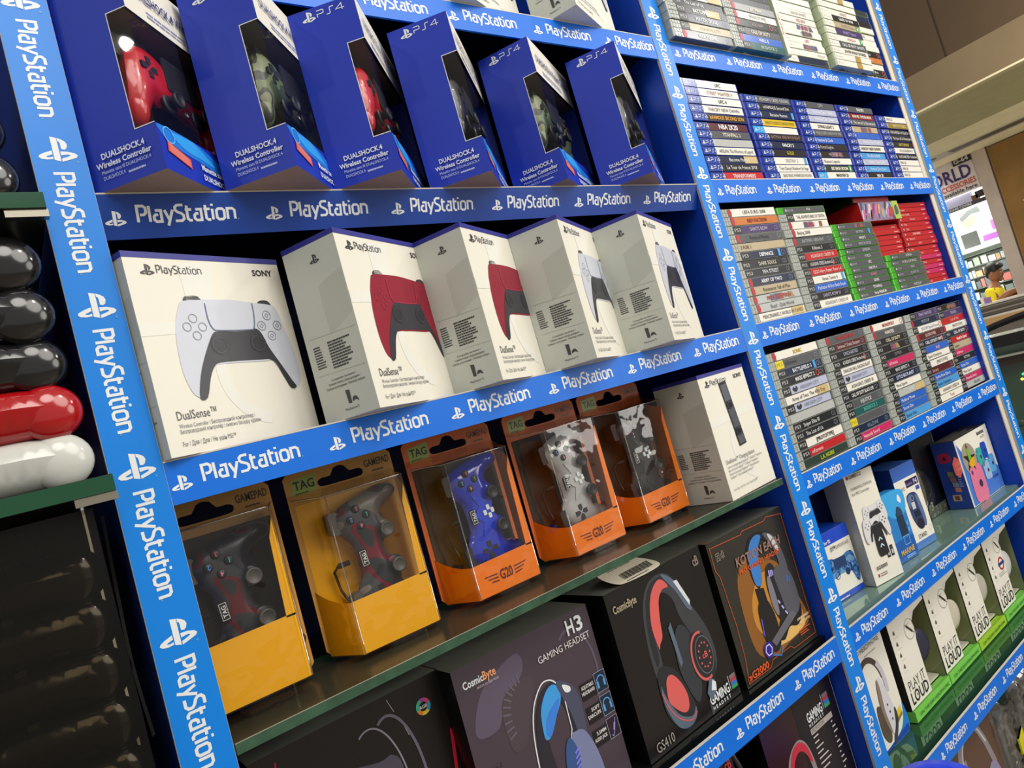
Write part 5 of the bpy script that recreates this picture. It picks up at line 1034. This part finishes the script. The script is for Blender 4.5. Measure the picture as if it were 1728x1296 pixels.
F.spl([(.126,.052),(.131,.050),(.129,.030),(.108,.005),(.098,.002),(.104,.014),(.118,.03)], ink('3c3a40'), 6)
for k in range(3): F.ell(.110+k*.0015, .066-k*.013, .0022, ink('2c2a30'), 6, n=8)
F.poly([(.128,.026),(.148,.032),(.148,.048),(.128,.042)], ink('e0cc30'), 3); F.poly([(.128,.026),(.148,.032),(.148,.038),(.128,.032)], ink('8a8040'), 4)
mb.build('carton', root)

# ------------------------------------------------------------------ bottom shelf of the right bay
z7 = RT['R7']+.0006
root, mb, F, T, S = fbox('headset_box', 'brown headset box with silver headset picture below the lowest right strip', 'box', (1.262, .045, z7), 0, .205, .10, .212, (mat('card_brown', (92, 66, 52), .45), '1c1410', '3a2a22', '3a2a22'))
F.line(spline([(.02,.05),(.035,.14),(.075,.185),(.115,.182),(.145,.14),(.165,.08)], 5, False), .016, ink('8a8486'), 1); F.line(spline([(.03,.08),(.05,.15),(.09,.178),(.125,.17),(.150,.13)], 5, False), .004, ink('d0ccd0'), 2)
F.spl([(.120,.02),(.125,.07),(.145,.09),(.170,.08),(.180,.04),(.165,.0+.005),(.135,.004)], ink('8c84a4'), 2); F.spl([(.135,.03),(.140,.065),(.158,.07),(.168,.045),(.155,.02)], ink('5c3c50'), 3); F.rect(.040, .0, .058, .14, ink('8a8486'), 1)
mb.build('carton', root)
BAGM = film('poly_bag', fac=.16, rough=.12, bump=1.0, bscale=22, edge=.7)
def bag(loc, rz, sc, label, inner, seed, extra=None):
    r = thing('plastic_bag', label, 'bag', loc, rz, 'plastic bagged stock at the right of the bottom shelf'); rd = random.Random(seed)
    out = spline([(-.05,-.07),(-.055,0),(-.05,.07),(-.01,.078),(.045,.07),(.055,.0),(.05,-.07),(0,-.076)], 3)
    mb = MB(); inflate(mb, [(a*sc, b*sc) for a, b in out], .03*sc, .022*sc, .022*sc, BAGM, Matrix.Translation((0, 0, .076*sc)) @ FRONT, step=.009*sc)
    mb.v = [(x+rd.uniform(-.003, .003), y+rd.uniform(-.004, .004), z) for x, y, z in mb.v]
    mb.build('bag_film', r)
    mb = MB(); mb.tube([(-.03*sc, 0, .03*sc), (-.01*sc, .004, .09*sc), (.02*sc, 0, .12*sc), (.035*sc, 0, .05*sc), (.0, .004, .025*sc)], .010*sc, inner, 8); mb.build('bagged_cable', r)
    if extra: MB().rbox((-.02*sc, -.025*sc, .050*sc), (.022*sc, -.023*sc, .075*sc), extra, r=.003).build('yellow_label', r)
bag((1.520, .060, z7), .2, 1.25, 'clear bag with black cable and yellow label, right of brown box', BLACK, 1, mat('label_yellow', (214, 206, 20), .4))
bag((1.635, .055, z7), -.2, 1.2, 'clear bag with black goods, middle of the bagged stock', BLACK, 2)
bag((1.750, .060, z7), .1, 1.25, 'clear bag with brown goods near the right post', mat('brown_goods', (120, 84, 56), .5), 3)
bag((1.575, .140, z7), .0, 1.5, 'crinkled silver clear bag standing behind the others', mat('foil', (150, 160, 165), .25, .6), 4)
root = thing('plastic_bin', 'bright blue rounded plastic bin standing on the floor before the middle post', 'bin', (.930, -.115, .0005)); root.scale = (1, 1, .978)
mb = MB(); mb.lathe([(.052, 0), (.056, .70), (.058, .755), (.060, .762), (.060, .770)], mat('bin_blue', (14, 60, 235), .35), None, 28); mb.build('bin_body', root)
mb = MB(); mb.lathe([(.062, .770), (.062, .782), (.052, .794), (.030, .800), (.002, .802)], mat('bin_blue', (14, 60, 235), .35), None, 28); mb.build('bin_lid', root)
# ------------------------------------------------------------------ glass shelves left of the unit
lu = thing('glass_display_shelf', 'dark display bay with green edged glass shelves, left of the lettered post', 'display shelf', (0, 0, 0))
DKW = mat('bay_dark', (18, 16, 13), .6); GREEN = mat('edge_green', (22, 74, 48), .15)
MB().box((-.62, .32, 0), (.076, .335, 2.4), DKW).build('back_panel', lu)
MB().box((-.64, -.02, 0), (-.62, .335, 2.4), DKW).build('side_panel', lu)
for z in (1.6855, 1.4515, 1.15, .85):
    mb = MB(); mb.box((-.62, -.0315, z-.0135), (.0745, .318, z), mat('bay_glass', (44, 50, 42), .12)); mb.box((-.62, -.0322, z-.0133), (.0745, -.0312, z-.0003), GREEN); mb.build('glass_shelf', lu)
    mb = MB(); mb.box((.046, -.030, z-.020), (.0755, -.022, z-.0137), mat('nickel', (170, 165, 150), .25, 1.0)); mb.build('shelf_bracket', lu)
mb = MB(); pts = spline([(.073, .075, 1.425), (.070, .070, 1.36), (.069, .080, 1.29), (.074, .10, 1.22)], 5, False)
for i in range(len(pts)-1):
    a, b = V(pts[i]), V(pts[i+1]); mb.quad(a, b, b+V((.0, .012, 0)), a+V((.0, .012, 0)), mat('strip_yellow', (168, 150, 20), .5)); mb.quad(a+V((-.003,-.003,0)), b+V((-.003,-.003,0)), b, a, mat('strip_clear', (120, 120, 110), .3))
mb.build('edge_tape', lu)
JETG = mat('jet_gloss', (20, 20, 22), .16, coat=.6); WSH = mat('white_shell', (205, 206, 198), .22, coat=.4); RSH = mat('red_gloss', (170, 10, 16), .16, coat=.6)
def flat_pad(x, y, z, m, label, grp, s=1.0, rz=90):
    M = Matrix.Translation((x, y, z)) @ Matrix.Rotation(R_(rz), 4, 'Z') @ Matrix.Diagonal((s, s*1.08, 1.36*s, 1))
    controller(label, grp, M, m, 'a', nums=False, step=.0042, low=.25, droop=1.5)
gp = 'loose controllers piled on the glass shelf'
flat_pad(.0085, .070, 1.4785, WSH, 'white game controller lying at the bottom of the pile on glass', gp)
flat_pad(.0085, .068, 1.5185, RSH, 'glossy red game controller lying on the white one', gp)
flat_pad(.0060, .070, 1.5590, JETG, 'black game controller resting on the red one', gp)
flat_pad(.0035, .066, 1.5990, JETG, 'black game controller, second above the red one', gp, 1.03)
flat_pad(.0010, .066, 1.6420, JETG, 'topmost black game controller under the upper glass shelf', gp, 1.05)
flat_pad(.002, .066, 1.7160, JETG, 'black game controller on the upper glass shelf, left of post', gp, 1.02)
flat_pad(.000, .068, 1.7580, JETG, 'black game controller second up on the upper glass shelf', gp, 1.02)
flat_pad(-.002, .068, 1.8000, JETG, 'black game controller third up on the upper glass shelf', gp, 1.02)
g2 = 'black controllers in the bay below the glass shelf'
for k in range(6):
    flat_pad(.004-.0004*k, .110, 1.178+.0415*k, JETG, 'black game controller in the lower bay, %s of the near pile' % ['lowest', 'second from bottom', 'third from bottom', 'fourth from bottom', 'fifth from bottom', 'topmost'][k], g2, 1.0)
MB().box((-.50, -.012, 1.165), (.058, -.009, 1.43), film('dusty_plastic', tint=(205, 198, 184), fac=.018, rough=.4, edge=.08)).build('dust_panel', lu)

# ------------------------------------------------------------------ the mall behind
def struct(mb, name): return tag(mb.build(name), kind='structure')
struct(MB().box((-4, -6, -.02), (14, 6, 0), mat('mall_floor', (150, 140, 124), .25)), 'floor')
BRN = mat('fascia_brown', (66, 50, 32), .45, var=.08, vscale=1.2); MET = mat('band_metal', (112, 97, 74), .35, .2, var=.08, vscale=1.5)
mb = MB(); mb.box((6.0, -4, 3.14), (6.1, 6, 4.6), BRN); mb.box((5.994, 1.083, 3.14), (5.999, 1.089, 4.6), ink('2c2014')); mb.box((5.994, -.9, 3.14), (5.999, -.894, 4.6), ink('2c2014'))
struct(mb, 'trim_1')
struct(MB().box((5.99, -4, 2.862), (6.12, 6, 3.14), MET), 'trim_2')
struct(MB().box((5.97, -4, 2.85), (6.05, 6, 2.864), mat('edge_line', (196, 186, 150), .5)), 'trim_3')
mb = MB(); mb.box((6.05, -4, 2.852), (7.25, 6, 2.95), mat('soffit_olive', (170, 164, 122), .7)); mb.box((7.25, -4, 2.852), (7.9, 6, 2.95), mat('soffit_cream', (236, 226, 186), .7)); mb.box((7.9, -4, 2.850), (8.2, 6, 2.95), mat('soffit_grey', (196, 190, 178), .6)); mb.box((8.2, -4, 2.852), (8.75, 6, 2.95), mat('soffit_cream2', (240, 230, 190), .7))
mb.box((7.96, .9, 2.847), (8.12, 1.9, 2.851), ink('5c5a50')); mb.lathe([(.05, -.004), (.05, .0)], ink('77756c'), Matrix.Translation((8.02, 2.08, 2.849)), 14)
struct(mb, 'ceiling')
mb = MB(); mb.box((8.58, 1.768, 0), (8.80, 1.905, 2.85), mat('pillar_steel', (196, 180, 168), .28, .35, var=.12, vscale=2.5)); mb.box((8.575, 1.765, 0), (8.60, 1.775, 2.85), ink('4a3a2a')); struct(mb, 'trim_4')
mb = MB(); mb.box((8.62, -4, 0), (8.72, 1.768, 2.84), mat('ply_gold', (134, 98, 44), .55, var=.15, vscale=3)); mb.box((8.60, 1.43, 2.19), (8.62, 1.615, 2.205), ink('b8ac98')); mb.box((8.60, -4, 0), (8.625, 1.33, 2.86), mat('pillar_steel2', (140, 122, 104), .35, .3)); struct(mb, 'wall_right')
# shop sign
sg = thing('shop_sign', 'grey shop sign with large purple and red lettering above the lit shop', 'sign', (8.62, 0, 0))
mb = MB(); mb.box((0, 1.905, 2.487), (.03, 4.2, 2.85), mat('sign_grey', (222, 212, 212), .5)); F = Cv(mb, (-.002, 4.2, 0), (0, -1, 0), (0, 0, 1), .002)
y = lambda a: 4.2-a
F.text('WORLD', y(2.52), 2.640, .135, ink('3c2c68'), w=.560, bold=True, lay=2); F.text('ACCESSORIES', y(2.325), 2.560, .058, ink('c04c3c'), w=.385, bold=True, lay=2); F.text('available here', y(2.272), 2.505, .042, ink('403c48'), w=.325, bold=True, lay=2)
mb.build('sign_board', sg)
mb = MB(); mb.box((-.02, 1.925, 2.792), (-.004, 2.10, 2.862), ink('34302c')); Cv(mb, (-.021, 2.10, 0), (0, -1, 0), (0, 0, 1), .002).text('G-64', .018, 2.806, .042, ink('d0ccc4'), w=.14, bold=True); mb.build('number_plate', sg)
# shop interior
LITW = mat('shop_white', (238, 240, 230), .6)
struct(MB().box((10.4, 1.6, 0), (10.45, 5, 2.9), LITW), 'wall_back'); struct(MB().box((8.8, 1.6, 2.9), (10.45, 5, 2.95), LITW), 'ceiling_shop'); struct(MB().box((8.86, 1.55, 0), (10.4, 1.595, 2.9), LITW), 'wall_side')
mb = MB(); mb.box((.08, 2.06, 2.375), (.13, 4.2, 2.487), ink('c4c4e4')); mb.box((.076, 1.905, 2.345), (.13, 4.2, 2.385), ink('4a4656')); mb.box((.076, 1.905, 2.40), (.13, 2.02, 2.47), ink('3a3434')); mb.box((.076, 2.0, 2.385), (.13, 2.06, 2.44), ink('6a4c34')); F = Cv(mb, (.074, 4.2, 0), (0, -1, 0), (0, 0, 1), .002)
F.text('PHONES COVERS', y(2.32), 2.352, .024, PWHITE, w=.25, bold=True); mb.build('light_box', sg)
SL = 'stock on the shop wall'
mb = MB(); mb.box((9.80, 1.6, 1.93), (9.84, 4.2, 2.70), LITW); F = Cv(mb, (9.799, 4.2, 0), (0, -1, 0), (0, 0, 1), .002)
def P(px, py): return px, py
F.poly([(y(2.60), 2.36), (y(2.50), 2.42), (y(2.38), 2.44), (y(2.36), 2.36), (y(2.46), 2.37), (y(2.58), 2.31)], ink('68706c'), 1); F.poly([(y(2.58), 2.31), (y(2.46), 2.36), (y(2.42), 2.30), (y(2.48), 2.24), (y(2.56), 2.22)], ink('d0a084'), 1); F.rect(y(2.20), 2.32, y(2.10), 2.50, ink('b83c30'), 1)
F.rect(y(2.30), 2.10, y(2.12), 2.22, ink('a868b8'), 2); F.rect(y(2.42), 2.00, y(2.26), 2.07, ink('9c5cae'), 2); F.rect(y(2.64), 1.98, y(2.46), 2.16, ink('4a4e48'), 2)
F.rect(y(2.40), 2.10, y(2.33), 2.20, ink('bcc0bc'), 2)
o = mb.build('poster_board'); tag(o, 'white poster board of phones and gadgets inside the shop', 'poster')
rd = random.Random(11)
sh = thing('wall_shelf', 'dark shelves of phone accessories inside the lit shop', 'shelf', (10.05, 0, 0))
for k in range(6): MB().box((0, 1.6, 1.90-.14*k-.012), (.34, 4.2, 1.90-.14*k), ink('59695a')).build('shelf_board', sh)
MB().box((.33, 1.6, .9), (.345, 4.2, 1.95), ink('a8b8a8')).build('back_board', sh)
ORDS = ['top', 'second', 'third', 'fourth', 'fifth', 'lowest']
for k in range(5):
    yy = 2.95
    n = 0
    while yy > 2.02:
        w = rd.uniform(.03, .085); h = rd.uniform(.07, .115); cc = rd.choice(['eceee8', 'e4e8e0', 'd8dcd8', 'c8d4d8', 'f0f0ea', 'e8ecec', 'b8c8b0', 'd8b070', 'c86858', '5c6a6c', '7a8a84', 'e8e0d0', 'dfe8e8'])
        o = MB().box((0, -w/2, 0), (.10, w/2, h), ink(cc)).build('accessory_pack', None, (10.06, yy-w/2, 1.90-.14*(k+1)+.002)); n += 1
        tag(o, 'small accessory pack, number %d from the left on the %s lit shop shelf' % (n, ORDS[k]), 'pack', 'accessory packs on the lit shop shelves')
        yy -= w + rd.uniform(.004, .02)
# counter
ct = thing('shop_counter', 'shop counter with grey front, painted-on reflection bands and pale wood band', 'counter', (8.30, 0, 0))
MB().box((0, 1.0, 1.272), (.28, 4.0, 1.292), ink('d8d4cc')).box((.28, 1.92, 1.272), (.55, 4.0, 1.292), ink('d8d4cc')).build('counter_top', ct)
mb = MB(); mb.box((.02, 1.0, 0), (.27, 4.0, 1.272), ink('6e655c')); mb.box((.27, 1.92, 0), (.5, 4.0, 1.272), ink('6e655c'))
for k in range(4): mb.box((.010-.002*k, 1.0, 1.250-.026*k), (.03, 4.0, 1.262-.026*k), ink(('8a8074', '544c44', '948a80', '5c544c')[k]))  # reflections on the counter front, put in as strips of alternating tone
mb.build('counter_front', ct)
MB().box((-.01, 1.0, 1.140), (.04, 4.0, 1.160), ink('d8d2ca')).build('metal_trim', ct); MB().box((-.02, 1.0, 1.060), (.04, 4.0, 1.140), ink('c09a68')).build('wood_band', ct)
for i, (yy, w, h, cc, lb) in enumerate(((2.28, .05, .05, 'b04858', 'red carton on the shop counter beside the post'), (2.17, .03, .075, 'e8e8e4', 'white bottle-shaped pack on the shop counter'), (2.12, .05, .06, '9c70b0', 'purple and white pack on the shop counter'))):
    tag(MB().rbox((-.02, -w/2, 0), (.02, w/2, h), ink(cc), r=.006).build('counter_pack', None, (8.42, yy, 1.2925)), lb, 'pack')
# nearer glass showcase
sc = thing('glass_showcase', 'green tinted glass showcase with dark rails, right of the blue unit', 'showcase', (3.0, 0, 0))
GT = mat('showcase_green', (66, 92, 74), .12, var=.2, vscale=4)
MB().box((.08, -1.5, .2), (.9, 1.3, 1.13), GT).build('case_body', sc); MB().box((.02, -1.5, 1.19), (.06, 1.3, 1.232), ink('14120f')).build('upper_rail', sc); MB().box((.02, -1.5, 1.120), (.10, 1.3, 1.150), ink('3a2c20')).build('lower_rail', sc); MB().box((.0, -1.5, 1.152), (.04, 1.3, 1.158), ink('b0b4a4')).build('metal_line', sc)
MB().box((.10, -1.5, 1.150), (.86, 1.3, 1.20), mat('case_pale', (96, 120, 104), .2)).build('inner_tray', sc)
mb = MB(); mb.tube(spline([(0, .42, 1.20), (0, .40, 1.245), (0, .33, 1.275), (0, .10, 1.30), (0, -.2, 1.30)], 5, False), .012, ink('10100e'), 8); mb.build('curved_handle', sc)
tag(MB().rbox((-.02, -.07, 0), (.06, .055, .04), ink('5c9cb8'), r=.008).build('blue_carton', None, (3.18, .245, 1.232-.032+.0005)), 'pale blue carton lying in the glass showcase', 'carton')
for i, (py_, pz, cc, lb) in enumerate(((.322, 1.070, (40, 255, 120), 'green'), (.304, 1.071, (90, 80, 255), 'violet'), (.331, 1.052, (255, 220, 60), 'yellow upper'), (.285, 1.032, (255, 230, 40), 'yellow lower'))):
    mb = MB(); mb.ell((0, 0, 0), (.003, .0052, .0042), glow('led_'+lb.split()[0], cc, 5)); tag(mb.build('indicator_light', None, (3.078, py_, pz)), '%s indicator light glowing in the green showcase' % lb, 'light', 'indicator lights in the showcase')
for k in range(10):
    a, b, r = rd.uniform(.15, .40), rd.uniform(.70, .98), rd.uniform(.02, .04)
    mb = MB(); mb.ell((0, 0, 0), (.01, r, r*.7), ink(rd.choice(['5c7060', '3c4c40', '8a988a', '4a5a4c', '6a7c6c']), .15)); tag(mb.build('wrapped_item', None, (3.078, a, b)), 'vague wrapped item behind the green showcase glass', 'item', 'wrapped items in the showcase')

# ------------------------------------------------------------------ shopkeeper
pn = thing('person', 'person in yellow T-shirt with short black hair leaning on the far counter', 'person', (9.02, 2.245, 0), R_(0)); pn.scale = (.88, .88, .97)
def skin(name, joints, edges, m, sub=2):
    me = bpy.data.meshes.new(name); me.from_pydata([j[0] for j in joints], edges, []); me.materials.append(m)
    o = bpy.data.objects.new(name, me); COL.objects.link(o); o.parent = pn
    s = o.modifiers.new('skin', 'SKIN'); s.use_smooth_shade = True
    for i, j in enumerate(joints):
        v = me.skin_vertices[0].data[i]; v.radius = j[1] if isinstance(j[1], tuple) else (j[1], j[1]); v.use_root = i == 0
    u = o.modifiers.new('sub', 'SUBSURF'); u.levels = sub; u.render_levels = sub; return o
SKN = mat('skin', (150, 98, 66), .5); SHT = mat('yellow_cotton', (226, 206, 14), .75); TRS = mat('dark_trousers', (40, 40, 48), .8)
J = [((0, .03, .92), (.14, .11)), ((0, .02, 1.10), (.13, .10)), ((0, -.01, 1.30), (.155, .105)), ((0, -.02, 1.42), (.13, .09)), ((0, -.035, 1.51), .052), ((0, -.055, 1.575), .05),
 ((.14, -.01, 1.43), .05), ((.17, -.03, 1.27), .040), ((.10, -.22, 1.372), .034), ((.02, -.30, 1.388), .026),
 ((-.14, -.01, 1.43), .05), ((-.19, -.02, 1.27), .040), ((-.24, -.20, 1.378), .034), ((-.24, -.36, 1.395), .026),
 ((.09, .03, .86), .09), ((.10, .0, .48), .062), ((.10, .03, .08), .04), ((-.09, .03, .86), .09), ((-.10, 0, .48), .062), ((-.10, .03, .08), .04)]
E_ = [(0,1),(1,2),(2,3),(3,4),(4,5),(3,6),(6,7),(7,8),(8,9),(3,10),(10,11),(11,12),(12,13),(0,14),(14,15),(15,16),(0,17),(17,18),(18,19)]
body = skin('body', J, E_, SKN)
sj = [((0, .03, .93), (.16, .13)), ((0, .02, 1.10), (.15, .12)), ((0, -.01, 1.30), (.135, .10)), ((0, -.02, 1.43), (.11, .085)), ((0, -.03, 1.475), (.075, .075)), ((.14, -.01, 1.43), .060), ((.165, -.02, 1.29), .056), ((-.14, -.01, 1.43), .060), ((-.18, -.015, 1.29), .056)]
skin('t_shirt', sj, [(0,1),(1,2),(2,3),(3,4),(3,5),(5,6),(3,7),(7,8)], SHT)
skin('trousers', [((0, .03, .93), (.155, .125)), ((.095, .03, .85), .105), ((.10, 0, .48), .08), ((.10, .03, .10), .06), ((-.095, .03, .85), .105), ((-.10, 0, .48), .08), ((-.10, .03, .10), .06)], [(0,1),(1,2),(2,3),(0,4),(4,5),(5,6)], TRS)
Hd = Matrix.Translation((0, -.075, 1.640)) @ Matrix.Rotation(R_(16), 4, 'X') @ Matrix.Scale(.95, 4)
mb = MB(); mb.ell((0, 0, 0), (.074, .092, .108), SKN, Hd, 22, 14); mb.ell((0, -.092, -.012), (.012, .018, .022), SKN, Hd, 10, 6); mb.ell((0, -.070, -.075), (.032, .028, .030), SKN, Hd, 12, 8)
for sx in (-1, 1): mb.ell((sx*.074, .008, -.005), (.010, .018, .028), SKN, Hd, 10, 6); mb.ell((sx*.030, -.083, .012), (.011, .007, .007), ink('e8e4dc'), Hd, 10, 6); mb.ell((sx*.030, -.089, .012), (.005, .004, .005), ink('181410'), Hd, 8, 5); mb.ell((sx*.030, -.084, .032), (.018, .006, .004), ink('1c1612'), Hd, 8, 5)
mb.ell((0, -.088, -.052), (.022, .008, .006), ink('8a4a40'), Hd, 10, 6); mb.ell((0, -.092, -.040), (.024, .006, .004), ink('1c1612'), Hd, 8, 5)
mb.build('head', pn)
mb = MB(); HR = mat('hair_black', (16, 14, 14), .5, bump=.6, bscale=80); mb.ell((0, .018, .040), (.084, .098, .090), HR, Hd, 22, 12); mb.ell((0, -.055, .088), (.062, .045, .034), HR, Hd, 14, 8); mb.ell((0, .060, -.005), (.066, .050, .070), HR, Hd, 14, 8); mb.build('hair', pn)
for sx, hx, hy, hz in ((1, .02, -.30, 1.388), (-1, -.24, -.36, 1.395)):
    mb = MB(); mb.ell((hx, hy-.045, hz-.008), (.036, .048, .014), SKN, None, 12, 8)
    for k in range(4): mb.tube([(hx-.026+k*.0175, hy-.080, hz-.008), (hx-.028+k*.0185, hy-.112-(.006 if k in (1, 2) else 0), hz-.010), (hx-.028+k*.0185, hy-.136-(.008 if k in (1, 2) else 0), hz-.022)], [.0085, .008, .0065], SKN, 8)
    mb.tube([(hx-sx*.030, hy-.03, hz-.008), (hx-sx*.052, hy-.058, hz-.012), (hx-sx*.055, hy-.082, hz-.016)], [.010, .009, .007], SKN, 8); mb.build('hand', pn)
mb = MB(); F = Cv(mb, (-.125, -.01, 0), (0, -1, 0), (0, 0, 1))
c = Cv(mb, (-.1515, .075, 1.20), (0, -1, 0), (0, 0, 1), .002); c.spl([(.02,.02),(.02,.09),(.06,.11),(.10,.09),(.10,.02),(.06,.0)], ink('d8c8b0'), 1); c.spl([(.03,.03),(.05,.08),(.08,.06),(.07,.02)], ink('b06050'), 2); mb.build('shirt_print', pn)

# ------------------------------------------------------------------ light, camera, view
def area(name, loc, tgt, size, power, col=(1, .96, .9), shape='DISK', sy=None):
    l = bpy.data.lights.new(name, 'AREA'); l.shape = shape; l.size = size; l.energy = power; l.color = col
    if sy: l.size_y = sy
    o = bpy.data.objects.new(name, l); COL.objects.link(o); o.location = loc
    o.rotation_euler = (V(tgt)-V(loc)).to_track_quat('-Z', 'Y').to_euler(); return o
area('mall_ceiling_light', (2.0, -2.8, 3.4), (.9, .1, 1.3), 2.2, 60)
area('added_front_fill', (3.4, -2.6, 1.9), (.8, .1, 1.4), 1.6, 26)  # added fill from the right to brighten the box fronts, no known source
area('mall_ceiling_light', (.2, -1.9, 3.3), (.6, .1, 1.4), 1.2, 26)
area('downlight', (-1.92, -.43, 3.2), (-.5, -.3, 1.8), .045, 1, (1, .98, .94))
area('downlight', (-2.5, -1.3, 3.2), (0, 0, 1.5), .12, 4, (1, .98, .94))
area('downlight', (1.2, -1.3, 3.1), (1.2, -.3, 1.0), .16, 7, (1, .98, .94))
area('downlight', (3.4, -1.6, 3.1), (2.4, 0, 1.3), .2, 14, (1, .98, .94))
area('shop_light_and_fill', (9.3, 2.6, 2.85), (9.6, 2.5, 0), .9, 55, (1, 1, .96), 'RECTANGLE', 1.6)
area('shop_light_and_fill', (9.15, 2.9, 1.75), (10.1, 2.4, 1.5), .5, 9, (1, 1, .96))  # added fill aimed at the shelf packs, no fixture there
area('corridor_light_and_fill', (7.0, -1.2, .5), (7.4, 1.0, 2.85), 1.2, 26, (1, .96, .84))  # added upward fill to brighten the soffit, stands in for floor bounce
area('corridor_light_and_fill', (4.4, -.8, 3.0), (8.6, 1.6, 1.9), .6, 105, (1, .95, .84))
w = bpy.data.worlds.new('World'); bpy.context.scene.world = w; w.use_nodes = True
w.node_tree.nodes['Background'].inputs['Color'].default_value = (1, .95, .88, 1); w.node_tree.nodes['Background'].inputs['Strength'].default_value = .5
cd = bpy.data.cameras.new('Camera'); cd.sensor_fit = 'HORIZONTAL'; cd.sensor_width = 36; cd.lens = 1178.02/1728*36; cd.clip_start = .02
co = bpy.data.objects.new('Camera', cd); COL.objects.link(co)
yaw, pit, rol = R_(37.231098), R_(3.45720803), R_(-15.88322996)
f = V((math.sin(yaw)*math.cos(pit), math.cos(yaw)*math.cos(pit), math.sin(pit))); r = f.cross(V((0, 0, 1))).normalized(); u = r.cross(f)
r2 = r*math.cos(rol)+u*math.sin(rol); u2 = -r*math.sin(rol)+u*math.cos(rol)
co.matrix_world = Matrix(((r2.x, u2.x, -f.x, 0), (r2.y, u2.y, -f.y, -.66), (r2.z, u2.z, -f.z, 1.4), (0, 0, 0, 1)))
s = bpy.context.scene; s.camera = co
s.view_settings.view_transform = 'Standard'; s.view_settings.look = 'None'; s.view_settings.gamma = 1; s.view_settings.use_curve_mapping = False; s.view_settings.exposure = -0.08
